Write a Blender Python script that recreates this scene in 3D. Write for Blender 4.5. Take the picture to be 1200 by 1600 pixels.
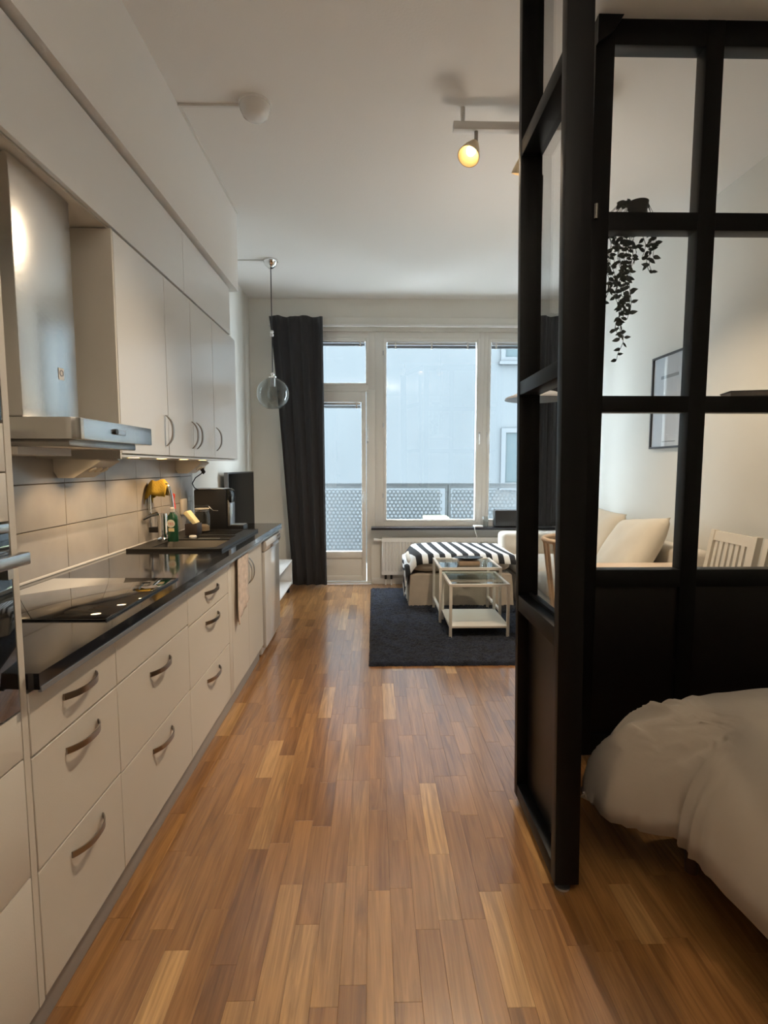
import bpy, bmesh, math, random
from mathutils import Vector, Matrix
random.seed(7)
for o in list(bpy.data.objects): bpy.data.objects.remove(o)
SC = bpy.context.scene
COL = SC.collection
PI = math.pi

# ------------------------------------------------------------------ camera
FPX, EYE = 820.0, 1.364
PITCH = math.atan(72 / FPX)
YAW = math.atan(16 / FPX * math.cos(PITCH))
cd = bpy.data.cameras.new('camera'); cam = bpy.data.objects.new('camera', cd); COL.objects.link(cam)
cd.sensor_fit = 'HORIZONTAL'; cd.sensor_width = 36; cd.lens = FPX / 1200 * 36
cd.clip_start = 0.02; cd.clip_end = 200
cam.location = (0, 0, EYE); cam.rotation_euler = (PI / 2 - PITCH, 0, -YAW)
SC.camera = cam
# ------------------------------------------------------------------ world (overcast daylight)
w = bpy.data.worlds.new('world'); SC.world = w; w.use_nodes = True
bg = w.node_tree.nodes['Background']
bg.inputs[0].default_value = (0.80, 0.91, 1.0, 1); bg.inputs[1].default_value = 26.0
SC.view_settings.view_transform = 'Standard'
try: SC.view_settings.look = 'None'
except Exception: pass
SC.view_settings.gamma = 1; SC.view_settings.use_curve_mapping = False
SC.view_settings.exposure = 0.15

def light(name, kind, loc, energy, color, parent=None, size=.05, aim=None, spot=60, blend=.5):
    l = bpy.data.lights.new(name, kind); o = bpy.data.objects.new(name, l); COL.objects.link(o)
    l.energy = energy; l.color = color
    if kind in ('POINT', 'SPOT'): l.shadow_soft_size = size
    if kind == 'SPOT': l.spot_size = math.radians(spot); l.spot_blend = blend
    o.location = loc
    if aim is not None:
        o.rotation_euler = (Vector(aim) - Vector(loc)).to_track_quat('-Z', 'Y').to_euler()
    if parent:
        o.parent = parent; o.location = Vector(loc) - ORG[parent]
    return o
def portal(x, z, sx, sz, y=6.13):
    l = bpy.data.lights.new('daylight_portal', 'AREA'); o = bpy.data.objects.new('daylight_portal', l); COL.objects.link(o)
    l.shape = 'RECTANGLE'; l.size = sx; l.size_y = sz; l.cycles.is_portal = True
    o.location = (x, y, z); o.rotation_euler = (-PI / 2, 0, 0)
portal(-.43, 1.45, .75, 2.7); portal(1.03, 1.75, 1.95, 2.1)
WARM = (1.0, .80, .57)

# ------------------------------------------------------------------ materials
MAT = {}
def nd(nt, t, **k):
    n = nt.nodes.new(t)
    for a, b in k.items(): setattr(n, a, b)
    return n
def M(name, col, rough=.5, metal=0., var=None, bump=None, coat=0., emit=0., ecol=None, spec=.5, sheen=0.):
    m = bpy.data.materials.new(name); m.use_nodes = True; nt = m.node_tree; b = nt.nodes['Principled BSDF']; L = nt.links
    b.inputs['Base Color'].default_value = (*col, 1); b.inputs['Roughness'].default_value = rough
    b.inputs['Metallic'].default_value = metal; b.inputs['Coat Weight'].default_value = coat
    b.inputs['Specular IOR Level'].default_value = spec; b.inputs['Sheen Weight'].default_value = sheen
    if emit:
        b.inputs['Emission Color'].default_value = (*(ecol or col), 1); b.inputs['Emission Strength'].default_value = emit
    if var or bump:
        tc = nd(nt, 'ShaderNodeTexCoord')
    if var:
        n = nd(nt, 'ShaderNodeTexNoise'); n.inputs['Scale'].default_value = var[0]; n.inputs['Detail'].default_value = 4
        L.new(tc.outputs['Object'], n.inputs['Vector'])
        r = nd(nt, 'ShaderNodeValToRGB'); a = var[1]
        r.color_ramp.elements[0].position = .3; r.color_ramp.elements[1].position = .7
        r.color_ramp.elements[0].color = (*[c * (1 - a) for c in col], 1); r.color_ramp.elements[1].color = (*[min(1, c * (1 + a)) for c in col], 1)
        L.new(n.outputs['Fac'], r.inputs['Fac']); L.new(r.outputs['Color'], b.inputs['Base Color'])
    if bump:
        n = nd(nt, 'ShaderNodeTexNoise'); n.inputs['Scale'].default_value = bump[0]; n.inputs['Detail'].default_value = 3
        L.new(tc.outputs['Object'], n.inputs['Vector'])
        bp = nd(nt, 'ShaderNodeBump'); bp.inputs['Strength'].default_value = bump[1]; bp.inputs['Distance'].default_value = .01
        L.new(n.outputs['Fac'], bp.inputs['Height']); L.new(bp.outputs['Normal'], b.inputs['Normal'])
    MAT[name] = m
    return m
def glassmat(name, tint, ior=1.45, gloss=1.0):
    m = bpy.data.materials.new(name); m.use_nodes = True; nt = m.node_tree; nt.nodes.clear()
    o = nd(nt, 'ShaderNodeOutputMaterial'); mx = nd(nt, 'ShaderNodeMixShader'); t = nd(nt, 'ShaderNodeBsdfTransparent'); g = nd(nt, 'ShaderNodeBsdfGlossy')
    lw = nd(nt, 'ShaderNodeLayerWeight'); lw.inputs[0].default_value = .5
    f0 = ((ior - 1) / (ior + 1)) ** 2
    pw = nd(nt, 'ShaderNodeMath', operation='POWER'); pw.inputs[1].default_value = 5
    f = nd(nt, 'ShaderNodeMath', operation='MULTIPLY_ADD'); f.inputs[1].default_value = 1 - f0; f.inputs[2].default_value = f0
    nt.links.new(lw.outputs['Facing'], pw.inputs[0]); nt.links.new(pw.outputs[0], f.inputs[0])
    t.inputs[0].default_value = (*tint, 1); g.inputs['Roughness'].default_value = .01; g.inputs['Color'].default_value = (gloss, gloss, gloss, 1)
    nt.links.new(f.outputs[0], mx.inputs[0]); nt.links.new(t.outputs[0], mx.inputs[1]); nt.links.new(g.outputs[0], mx.inputs[2]); nt.links.new(mx.outputs[0], o.inputs[0])
    MAT[name] = m; return m
M('wall', (.70, .685, .63), .85, var=(3, .02), bump=(120, .06))
M('wall_back', (.76, .745, .69), .85, var=(3, .02), bump=(120, .06))
M('ceil', (.84, .825, .80), .9, bump=(90, .08))
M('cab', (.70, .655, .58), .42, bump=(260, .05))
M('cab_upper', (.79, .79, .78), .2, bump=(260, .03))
M('cab_body', (.70, .66, .59), .5)
M('plinth', (.42, .40, .38), .5)
M('stone', (.012, .012, .014), .10, coat=.3)
M('trim_alu', (.35, .38, .42), .35, .7)
M('hobglass', (.006, .006, .007), .03, coat=1)
M('steel', (.62, .61, .59), .24, 1., bump=(60, .03))
M('chrome', (.75, .74, .73), .08, 1.)
M('darkchrome', (.30, .28, .26), .25, 1.)
M('handle', (.36, .33, .30), .28, 1.)
M('black', (.0035, .0037, .004), .42, spec=.2)
M('blackgloss', (.010, .010, .011), .16)
M('tvscreen', (.004, .004, .004), .12, spec=.02)
M('blackpanel', (.006, .005, .005), .35, spec=.4)
M('blackplastic', (.018, .018, .019), .38)
M('ovenglass', (.006, .006, .006), .05, coat=.5)
M('sinkcomp', (.018, .017, .016), .45, var=(400, .3))
M('frame', (.80, .79, .75), .45)
M('framewhite', (.72, .71, .68), .5)
M('radiator', (.86, .86, .85), .4)
M('sillstone', (.03, .03, .038), .18)
M('white', (.80, .79, .77), .4)
M('whitegloss', (.78, .77, .75), .18, coat=.5)
M('tablewhite', (.80, .74, .66), .4)
M('fabric_sofa', (.62, .56, .48), .9, var=(8, .06), bump=(180, .25), sheen=.2)
M('fabric_pillow', (.66, .60, .50), .9, var=(6, .05), bump=(200, .2), sheen=.2)
M('fabric_stool', (.50, .43, .35), .92, var=(9, .07), bump=(180, .25))
M('duvet', (.41, .35, .28), .9, var=(5, .05), bump=(14, .25), sheen=.1)
M('curtain', (.028, .027, .030), .92, bump=(300, .2), sheen=.15)
M('towel', (.74, .63, .56), .95, var=(24, .2), bump=(250, .4))
M('yellow', (.42, .28, .03), .9, bump=(150, .4))
M('plasticbeige', (.80, .74, .66), .45)
M('woodlight', (.66, .50, .36), .45, var=(7, .1))
M('woodbrown', (.40, .25, .14), .45, var=(9, .15))
M('chairwhite', (.74, .68, .58), .45)
M('brownbox', (.38, .27, .18), .6, var=(10, .1))
M('leaf', (.030, .040, .028), .6, var=(20, .3))
M('pot', (.02, .02, .02), .6)
M('silver', (.55, .56, .58), .3, .9)
M('greybox', (.22, .22, .23), .35)
M('green', (.012, .075, .035), .25, coat=.4)
M('label', (.75, .78, .68), .5)
M('red', (.62, .06, .03), .4)
M('caddydark', (.045, .032, .028), .5)
M('sponge', (.82, .72, .42), .9, bump=(90, .4))
M('clearpl', (.70, .68, .66), .3)
M('paper', (.62, .61, .63), .6, var=(2.2, .06))
M('picdark', (.035, .035, .04), .4)
M('bookpages', (.20, .17, .15), .8)
M('bookcover', (.012, .012, .013), .4)
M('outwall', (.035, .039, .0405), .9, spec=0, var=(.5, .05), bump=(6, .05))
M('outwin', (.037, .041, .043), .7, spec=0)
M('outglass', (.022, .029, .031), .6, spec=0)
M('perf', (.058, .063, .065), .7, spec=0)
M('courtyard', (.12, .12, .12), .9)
M('balcony', (.30, .31, .31), .8)
M('outcushion', (.50, .56, .30), .9)
M('deckwhite', (.65, .66, .66), .7)
M('bulb', (1, .8, .5), .5, emit=5.5, ecol=(1, .72, .32))
M('puck', (1, .8, .5), .5, emit=14, ecol=(1, .74, .42))
M('spotshade', (.75, .62, .42), .4, emit=0)
M('cable', (.74, .73, .70), .6)
M('grout', (.20, .17, .15), .9)
M('sockhole', (.85, .72, .55), .4)
M('cork', (.48, .33, .20), .8)
M('bedwood', (.10, .05, .03), .5)
M('frostbulb', (.75, .72, .66), .3)
glassmat('glass', (.97, .985, .99)); glassmat('partglass', (.95, .955, .955), 1.35, .8); glassmat('smoke', (.80, .81, .80), 1.5)
glassmat('jarglass', (.90, .92, .92), 1.5); glassmat('tableglass', (.80, .86, .86), 1.6)

def tilemat():
    m = M('tile', (.45, .425, .40), .22, var=(4, .10), bump=(9, .12)); return m
tilemat()
def woodfloor():
    m = bpy.data.materials.new('oak'); m.use_nodes = True; nt = m.node_tree; b = nt.nodes['Principled BSDF']; L = nt.links
    at = nd(nt, 'ShaderNodeAttribute', attribute_name='tone')
    geo = nd(nt, 'ShaderNodeNewGeometry')
    mp = nd(nt, 'ShaderNodeMapping'); mp.inputs['Scale'].default_value = (26, 1.6, 1)
    ad = nd(nt, 'ShaderNodeVectorMath', operation='ADD'); sc = nd(nt, 'ShaderNodeVectorMath', operation='SCALE'); sc.inputs['Scale'].default_value = 37.
    cx = nd(nt, 'ShaderNodeCombineXYZ')
    L.new(at.outputs['Fac'], cx.inputs[0]); L.new(at.outputs['Fac'], cx.inputs[1]); L.new(cx.outputs[0], sc.inputs[0])
    L.new(geo.outputs['Position'], ad.inputs[0]); L.new(sc.outputs[0], ad.inputs[1]); L.new(ad.outputs[0], mp.inputs['Vector'])
    n = nd(nt, 'ShaderNodeTexNoise'); n.inputs['Scale'].default_value = 1.0; n.inputs['Detail'].default_value = 6; n.inputs['Roughness'].default_value = .6; n.inputs['Distortion'].default_value = 1.3
    L.new(mp.outputs[0], n.inputs['Vector'])
    fine = nd(nt, 'ShaderNodeTexNoise'); fine.inputs['Scale'].default_value = 1.0; fine.inputs['Detail'].default_value = 3
    mp2 = nd(nt, 'ShaderNodeMapping'); mp2.inputs['Scale'].default_value = (160, 5, 1); L.new(ad.outputs[0], mp2.inputs['Vector']); L.new(mp2.outputs[0], fine.inputs['Vector'])
    r1 = nd(nt, 'ShaderNodeValToRGB'); e = r1.color_ramp.elements
    e[0].position = 0; e[0].color = (.235, .100, .030, 1); e[1].position = 1; e[1].color = (.68, .40, .16, 1)
    for p, c in ((.25, (.345, .158, .046)), (.7, (.445, .217, .070)), (.9, (.53, .285, .10))):
        k = e.new(p); k.color = (*c, 1)
    L.new(at.outputs['Fac'], r1.inputs['Fac'])
    r2 = nd(nt, 'ShaderNodeValToRGB'); r2.color_ramp.elements[0].position = .36; r2.color_ramp.elements[0].color = (.62, .58, .54, 1); r2.color_ramp.elements[1].position = .62; r2.color_ramp.elements[1].color = (1.05, 1.05, 1.05, 1)
    L.new(n.outputs['Fac'], r2.inputs['Fac'])
    r3 = nd(nt, 'ShaderNodeValToRGB'); r3.color_ramp.elements[0].position = .3; r3.color_ramp.elements[0].color = (.80, .78, .76, 1); r3.color_ramp.elements[1].position = .6; r3.color_ramp.elements[1].color = (1, 1, 1, 1)
    L.new(fine.outputs['Fac'], r3.inputs['Fac'])
    m1 = nd(nt, 'ShaderNodeMix', data_type='RGBA', blend_type='MULTIPLY'); m1.inputs[0].default_value = 1
    m2 = nd(nt, 'ShaderNodeMix', data_type='RGBA', blend_type='MULTIPLY'); m2.inputs[0].default_value = 1
    L.new(r1.outputs[0], m1.inputs[6]); L.new(r2.outputs[0], m1.inputs[7]); L.new(m1.outputs[2], m2.inputs[6]); L.new(r3.outputs[0], m2.inputs[7])
    L.new(m2.outputs[2], b.inputs['Base Color'])
    b.inputs['Roughness'].default_value = .34; b.inputs['Specular IOR Level'].default_value = .5; b.inputs['Coat Weight'].default_value = 1.; b.inputs['Coat IOR'].default_value = 1.75; b.inputs['Coat Roughness'].default_value = .16
    bp = nd(nt, 'ShaderNodeBump'); bp.inputs['Strength'].default_value = .12; bp.inputs['Distance'].default_value = .004
    L.new(n.outputs['Fac'], bp.inputs['Height']); L.new(bp.outputs['Normal'], b.inputs['Normal'])
    MAT['oak'] = m
woodfloor()
def stripes():
    m = bpy.data.materials.new('stripes'); m.use_nodes = True; nt = m.node_tree; b = nt.nodes['Principled BSDF']; L = nt.links
    at = nd(nt, 'ShaderNodeAttribute', attribute_name='arc'); mu = nd(nt, 'ShaderNodeMath', operation='MULTIPLY'); mu.inputs[1].default_value = 1 / .112
    fr = nd(nt, 'ShaderNodeMath', operation='FRACT'); gt = nd(nt, 'ShaderNodeMath', operation='GREATER_THAN'); gt.inputs[1].default_value = .5
    mx = nd(nt, 'ShaderNodeMix', data_type='RGBA'); mx.inputs[6].default_value = (.80, .80, .79, 1); mx.inputs[7].default_value = (.018, .018, .02, 1)
    L.new(at.outputs['Fac'], mu.inputs[0]); L.new(mu.outputs[0], fr.inputs[0]); L.new(fr.outputs[0], gt.inputs[0]); L.new(gt.outputs[0], mx.inputs[0]); L.new(mx.outputs[2], b.inputs['Base Color'])
    b.inputs['Roughness'].default_value = .95
    MAT['stripes'] = m
stripes()
def rugmat():
    m = M('rug', (.010, .0145, .029), .95, var=(14, .7), sheen=.08, bump=(110, 1.0))
rugmat()

# ------------------------------------------------------------------ builders
ORG = {}
class MB:
    def __init__(s): s.v = []; s.f = []; s.attr = None
    def add(s, vs, fs):
        n = len(s.v); s.v += [tuple(p) for p in vs]; s.f += [tuple(i + n for i in f) for f in fs]; return s
    def box(s, x0, x1, y0, y1, z0, z1):
        return s.add([(x0, y0, z0), (x1, y0, z0), (x1, y1, z0), (x0, y1, z0), (x0, y0, z1), (x1, y0, z1), (x1, y1, z1), (x0, y1, z1)],
                     [(0, 3, 2, 1), (4, 5, 6, 7), (0, 1, 5, 4), (1, 2, 6, 5), (2, 3, 7, 6), (3, 0, 4, 7)])
    def tube(s, pts, r, n=10, cap=True):
        pts = [Vector(p) for p in pts]; R = r if isinstance(r, (list, tuple)) else [r] * len(pts)
        base = len(s.v); up = None
        for i, p in enumerate(pts):
            t = (pts[min(i + 1, len(pts) - 1)] - pts[max(i - 1, 0)]).normalized()
            if up is None:
                up = t.orthogonal().normalized()
            else:
                up = (up - t * up.dot(t)).normalized()
            sd = t.cross(up)
            for k in range(n):
                a = 2 * PI * k / n
                s.v.append(tuple(p + (up * math.cos(a) + sd * math.sin(a)) * R[i]))
        for i in range(len(pts) - 1):
            for k in range(n):
                a = base + i * n + k; b = base + i * n + (k + 1) % n
                s.f.append((a, b, b + n, a + n))
        if cap:
            s.f.append(tuple(base + k for k in reversed(range(n)))); e = base + (len(pts) - 1) * n
            s.f.append(tuple(e + k for k in range(n)))
        return s
    def cyl(s, p0, p1, r0, r1=None, n=16): return s.tube([p0, p1], [r0, r0 if r1 is None else r1], n)
    def lathe(s, prof, c, n=24, M4=None, closed=False):
        base = len(s.v); c = Vector(c)
        for r, z in prof:
            for k in range(n):
                a = 2 * PI * k / n; p = Vector((r * math.cos(a), r * math.sin(a), z))
                if M4 is not None: p = M4 @ p
                s.v.append(tuple(c + p))
        m = len(prof)
        for i in range(m - 1 + (1 if closed else 0)):
            for k in range(n):
                a = base + i * n + k; b = base + i * n + (k + 1) % n; c2 = base + ((i + 1) % m) * n + (k + 1) % n; d = base + ((i + 1) % m) * n + k
                s.f.append((a, b, c2, d))
        if not closed:
            if prof[0][0] > 1e-5: s.f.append(tuple(base + k for k in reversed(range(n))))
            if prof[-1][0] > 1e-5: s.f.append(tuple(base + (m - 1) * n + k for k in range(n)))
        return s
    def prism(s, poly, axis, a, b):
        n = len(poly); vs = []
        for t in (a, b):
            for p, q in poly:
                vs.append({'x': (t, p, q), 'y': (p, t, q), 'z': (p, q, t)}[axis])
        fs = [tuple(range(n)), tuple(reversed(range(n, 2 * n)))] + [(i, i + n, (i + 1) % n + n, (i + 1) % n) for i in range(n)]
        return s.add(vs, fs)
    def grid(s, nu, nv, fn, wrapu=False):
        base = len(s.v)
        for i in range(nu + 1):
            for j in range(nv + 1): s.v.append(tuple(fn(i / nu, j / nv)))
        for i in range(nu):
            for j in range(nv):
                a = base + i * (nv + 1) + j; s.f.append((a, a + nv + 1, a + nv + 2, a + 1))
        return s
    def bow(s, p0, p1, out, proj, wd, wid, th, n=14, taper=False, foot=.25):
        p0, p1, out, wd = map(Vector, (p0, p1, out, wd)); base = len(s.v)
        for i in range(n + 1):
            t = i / n; h = proj * (1 - abs(2 * t - 1) ** 2.6); c = p0.lerp(p1, t) + out * h
            ww = wid * (1 - .55 * abs(2 * t - 1) ** 2) if taper else wid
            for a, b in ((-.5, 0), (.5, 0), (.5, 1), (-.5, 1)): s.v.append(tuple(c + wd * ww * a + out * th * b))
        for i in range(n):
            for k in range(4):
                a = base + i * 4 + k; b = base + i * 4 + (k + 1) % 4; s.f.append((a, b, b + 4, a + 4))
        s.f.append((base + 3, base + 2, base + 1, base)); e = base + n * 4; s.f.append((e, e + 1, e + 2, e + 3))
        return s
def mesh(name, mb, off=Vector((0, 0, 0)), bev=0, seg=2, smooth=True, angle=38):
    me = bpy.data.meshes.new(name)
    me.from_pydata([(x - off.x, y - off.y, z - off.z) for x, y, z in mb.v], [], mb.f)
    if bev:
        bm = bmesh.new(); bm.from_mesh(me); bmesh.ops.recalc_face_normals(bm, faces=bm.faces)
        bmesh.ops.bevel(bm, geom=list(bm.edges), offset=bev, segments=seg, affect='EDGES', profile=.5); bm.to_mesh(me); bm.free()
    else:
        bm = bmesh.new(); bm.from_mesh(me); bmesh.ops.recalc_face_normals(bm, faces=bm.faces); bm.to_mesh(me); bm.free()
    if smooth:
        me.polygons.foreach_set('use_smooth', [True] * len(me.polygons)); me.set_sharp_from_angle(angle=math.radians(angle))
    return me
def obj(name, me, mat, parent=None, loc=(0, 0, 0)):
    o = bpy.data.objects.new(name, me); COL.objects.link(o); o.location = loc
    if mat: me.materials.append(MAT[mat])
    if parent: o.parent = parent
    return o
def tag(o, label=None, cat=None, group=None, kind=None):
    if label: o['label'] = label
    if cat: o['category'] = cat
    if group: o['group'] = group
    if kind: o['kind'] = kind
    return o
def thing(name, label, cat, loc, group=None, kind=None, rot=(0, 0, 0)):
    o = bpy.data.objects.new(name, None); COL.objects.link(o); o.location = loc; o.rotation_euler = rot; o.empty_display_size = .05
    ORG[o] = Vector(loc)
    return tag(o, label, cat, group, kind)
def part(name, mb, mat, parent, bev=0, local=False, label=None, **k):
    org = Vector((0, 0, 0)) if local else ORG[parent]
    o = obj(name, mesh(name, mb, org, bev, **k), mat, parent)
    ORG[o] = org
    if label: o['label'] = label
    return o
def single(name, mb, mat, label=None, cat=None, group=None, kind=None, bev=0, **k):
    xs, ys, zs = zip(*mb.v); c = Vector(((min(xs) + max(xs)) / 2, (min(ys) + max(ys)) / 2, min(zs)))
    o = obj(name, mesh(name, mb, c, bev, **k), mat, None, c); ORG[o] = c
    return tag(o, label, cat, group, kind)
def copytree(o, parent=None, loc=None, rot=None):
    c = o.copy(); COL.objects.link(c); c.parent = parent
    if loc is not None: c.location = loc
    if rot is not None: c.rotation_euler = rot
    for ch in [q for q in bpy.data.objects if q.parent == o]: copytree(ch, c)
    return c
def B(*a): return MB().box(*a)
def solid(o, t, off=0.):
    m = o.modifiers.new('thickness', 'SOLIDIFY'); m.thickness = t; m.offset = off; return o
def subd(o, n=1):
    m = o.modifiers.new('smooth', 'SUBSURF'); m.levels = n; m.render_levels = n; return o
def project(x, y, z):
    fw = Vector((math.sin(YAW) * math.cos(PITCH), math.cos(YAW) * math.cos(PITCH), -math.sin(PITCH))); rt = Vector((math.cos(YAW), -math.sin(YAW), 0)); up = rt.cross(fw)
    d = Vector((x, y, z - EYE)); k = d.dot(fw)
    return (600 + FPX * d.dot(rt) / k, 800 - FPX * d.dot(up) / k) if k > .05 else None
def settone(me, vals):
    a = me.attributes.new('tone', 'FLOAT', 'FACE'); a.data.foreach_set('value', vals)

XL, XR, YB, YF, ZC = -1.38, 2.35, 6.0, -2.0, 3.21
# ================================================================== structure
floor = single('floor', B(XL - .12, XR + .12, YF - .1, YB + .02, -.1, -.012), 'bedwood', kind='structure', smooth=False)
# parquet strips
strips = []
x = XL
row = 0
while x < XR:
    x1 = min(x + .0715, XR); y = YF - random.random() * .4
    while y < YB:
        ln = random.choice((.22, .28, .34, .4, .46, .52, .6)) * (.9 + .2 * random.random()); y1 = min(y + ln, YB)
        if y1 > YF:
            tone = min(1, max(0, random.gauss(.5, .2)));
            if random.random() < .05: tone = random.uniform(.88, 1)
            strips.append((x, x1, max(y, YF), y1, tone))
        y += ln
    # narrow pale sapwood sliver now and then
    x = x1; row += 1
def stripmb(mb, s):
    x0, x1, y0, y1, t = s; g = .00015; c = .0005
    mb.add([(x0 + g, y0 + g, -.012), (x1 - g, y0 + g, -.012), (x1 - g, y1 - g, -.012), (x0 + g, y1 - g, -.012),
            (x0 + g, y0 + g, -c), (x1 - g, y0 + g, -c), (x1 - g, y1 - g, -c), (x0 + g, y1 - g, -c),
            (x0 + g + c, y0 + g + c, 0), (x1 - g - c, y0 + g + c, 0), (x1 - g - c, y1 - g - c, 0), (x0 + g + c, y1 - g - c, 0)],
           [(0, 1, 5, 4), (1, 2, 6, 5), (2, 3, 7, 6), (3, 0, 4, 7), (4, 5, 9, 8), (5, 6, 10, 9), (6, 7, 11, 10), (7, 4, 8, 11), (8, 9, 10, 11)])
def score(s):
    x0, x1, y0, y1, t = s; cx, cy = (x0 + x1) / 2, (y0 + y1) / 2
    if cy < .9 or cx < -.83 or (-.03 < cx < 1.8 and 3.5 < cy < 5.68) or (cx > .95 and cy < 2.4) or (cx > .75 and cy > 2.3): return 0
    a = project(x0, y0, 0); b = project(x1, y0, 0); c = project(x0, y1, 0)
    if not a or a[0] > 1200 or b[0] < 0 or c[1] > 1600: return 0
    return abs(b[0] - a[0]) * min(1600, a[1]) - abs(b[0] - a[0]) * c[1]
strips.sort(key=score, reverse=True)
for s in strips[:300]:
    mb = MB(); stripmb(mb, s); o = part('parquet_strip', mb, 'oak', floor, smooth=False); settone(o.data, [s[4]] * len(o.data.polygons))
mb = MB(); tones = []
for s in strips[300:]:
    n0 = len(mb.f); stripmb(mb, s); tones += [s[4]] * (len(mb.f) - n0)
o = part('parquet_field', mb, 'oak', floor, smooth=False); settone(o.data, tones); o['kind'] = 'stuff'

ceil = single('ceiling', B(XL - .12, XR + .12, YF - .1, YB + .25, ZC, ZC + .12), 'ceil', kind='structure')
part('soffit', B(XL, -1.0, YF, 4.03, 2.645, ZC), 'ceil', ceil)
wl = single('wall_left', B(XL - .12, XL, YF - .1, YB + .25, -.1, ZC), 'wall', kind='structure')
single('wall_right', B(XR, XR + .12, YF - .1, YB + .25, -.1, ZC), 'wall', kind='structure')
single('wall_front', B(XL, XR, YF - .12, YF, -.1, ZC), 'wall', kind='structure')
DX0, DX1, WX0, WX1, WT, SILL = -.80, -.03, -.03, 2.02, 2.86, .66
mb = MB()
mb.box(XL, DX0, YB, YB + .22, -.1, ZC); mb.box(DX0, WX1, YB, YB + .22, WT, ZC); mb.box(DX1, WX1, YB, YB + .22, -.1, SILL); mb.box(WX1, XR, YB, YB + .22, -.1, ZC)
single('wall_back', mb, 'wall_back', kind='structure')
single('trim_1', B(DX0 - .3, XR, YB - .035, YB, 2.915, 2.995), 'wall_back', kind='structure', bev=.004)
o = single('trim_2', B(DX0 - .35, XR - .02, YB - .075, YB - .036, 2.895, 2.915), 'white', kind='structure', bev=.003)
o['label'] = 'white curtain rail above the windows'
single('baseboard_left', B(XL, XL + .014, 4.26, YB, 0, .07), 'framewhite', kind='structure', bev=.002)
single('baseboard_right', B(XR - .014, XR, YF, YB, 0, .07), 'framewhite', kind='structure', bev=.002)
single('baseboard_back', B(DX1 + .005, XR - .015, YB - .014, YB, 0, .07), 'framewhite', kind='structure', bev=.002)

# ---- windows and balcony door
def frame(mb, x0, x1, z0, z1, w, y0, y1, wb=None, wt=None):
    wb = wb or w; wt = wt or w
    mb.box(x0, x0 + w, y0, y1, z0, z1); mb.box(x1 - w, x1, y0, y1, z0, z1); mb.box(x0 + w, x1 - w, y0, y1, z0, z0 + wb); mb.box(x0 + w, x1 - w, y0, y1, z1 - wt, z1); return mb
def blind(par, x0, x1, z):
    b = part('blind_headrail', B(x0 + .012, x1 - .012, YB + .045, YB + .07, z - .03, z - .005), 'silver', par, bev=.002)
    for k in range(5): part('blind_slat', B(x0 + .012, x1 - .012, YB + .046, YB + .070, z - .042 - k * .006, z - .039 - k * .006), 'greybox', b)
    n = 3 if x1 - x0 > .7 else 2
    for k in range(n):
        xx = x0 + (x1 - x0) * (.1 + .8 * k / max(1, n - 1)); part('blind_bracket', B(xx - .008, xx + .008, YB + .04, YB + .072, z - .072, z - .002), 'white', b)
def whandle(par, x, z, s=1):
    h = part('handle', B(x - .011, x + .011, YB + .022, YB + .03, z - .03, z + .03), 'silver', par, bev=.002)
    part('lever', MB().tube([(x, YB + .03, z), (x, YB - .02, z), (x, YB - .022, z - .03), (x, YB - .018, z - .11)], [.008, .008, .008, .006], 8), 'white', h)
def window(name, x0, x1, z0, z1, px0, px1, pz0, pz1, hx=None, hz=1.72):
    r = thing(name, None, None, (x0, YB + .03, z0), kind='structure')
    mb = MB(); mb.box(x0, px0 - .03, YB + .03, YB + .10, z0, z1); mb.box(px1 + .03, x1, YB + .03, YB + .10, z0, z1); mb.box(px0 - .03, px1 + .03, YB + .03, YB + .10, z0, pz0 - .02); mb.box(px0 - .03, px1 + .03, YB + .03, YB + .10, pz1 + .03, z1)
    part('window_frame', mb, 'frame', r, bev=.004)
    part('sash', frame(MB(), px0 - .032, px1 + .032, pz0 - .022, pz1 + .032, .032, YB + .02, YB + .085, wb=.022), 'frame', r, bev=.004)
    part('pane', B(px0 - .004, px1 + .004, YB + .05, YB + .058, pz0 - .004, pz1 + .004), 'glass', r)
    if hx is not None: whandle(r, hx, hz)
    return r
W2 = window('window_2', .015, 1.245, SILL, WT, .145, 1.165, .746, 2.752, 1.205)
blind(W2, .145, 1.165, 2.752)
for zz in (1.0, 1.8, 2.6): part('hinge', MB().cyl((.108, YB + .018, zz), (.108, YB + .018, zz + .05), .006), 'silver', W2)
W3 = window('window_3', 1.245, WX1, SILL, WT, 1.325, 1.93, .746, 2.752, 1.30)
blind(W3, 1.325, 1.93, 2.752)
W1 = window('window_1', DX0, DX1 + .045, 2.225, WT, -.70, -.088, 2.295, 2.755)
blind(W1, -.70, -.088, 2.775)
D = thing('door_1', 'glazed balcony door with grey white frame and lower wood panel', None, (-.42, YB + .03, 0), kind='structure')
mb = MB(); mb.box(DX0, DX0 + .04, YB + .03, YB + .11, 0, 2.225); mb.box(-.082, DX1 + .045, YB + .03, YB + .11, 0, 2.225); mb.box(DX0 + .04, -.082, YB + .03, YB + .11, 2.2, 2.225); mb.box(DX0, DX1 + .04, YB + .0, YB + .12, 0, .02)
part('door_frame', mb, 'frame', D, bev=.003)
leafb = MB(); leafb.box(-.758, -.70, YB + .02, YB + .085, .03, 2.196); leafb.box(-.138, -.088, YB + .02, YB + .085, .03, 2.196); leafb.box(-.70, -.138, YB + .02, YB + .085, 2.085, 2.196); leafb.box(-.70, -.138, YB + .02, YB + .085, .30, .376); leafb.box(-.70, -.138, YB + .02, YB + .085, .03, .09)
part('door_leaf', leafb, 'frame', D, bev=.004)
part('door_panel', B(-.704, -.134, YB + .038, YB + .07, .086, .304), 'frame', D, bev=.003)
part('pane', B(-.704, -.134, YB + .05, YB + .058, .372, 2.089), 'glass', D)
blind(D, -.70, -.138, 2.085)
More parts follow.
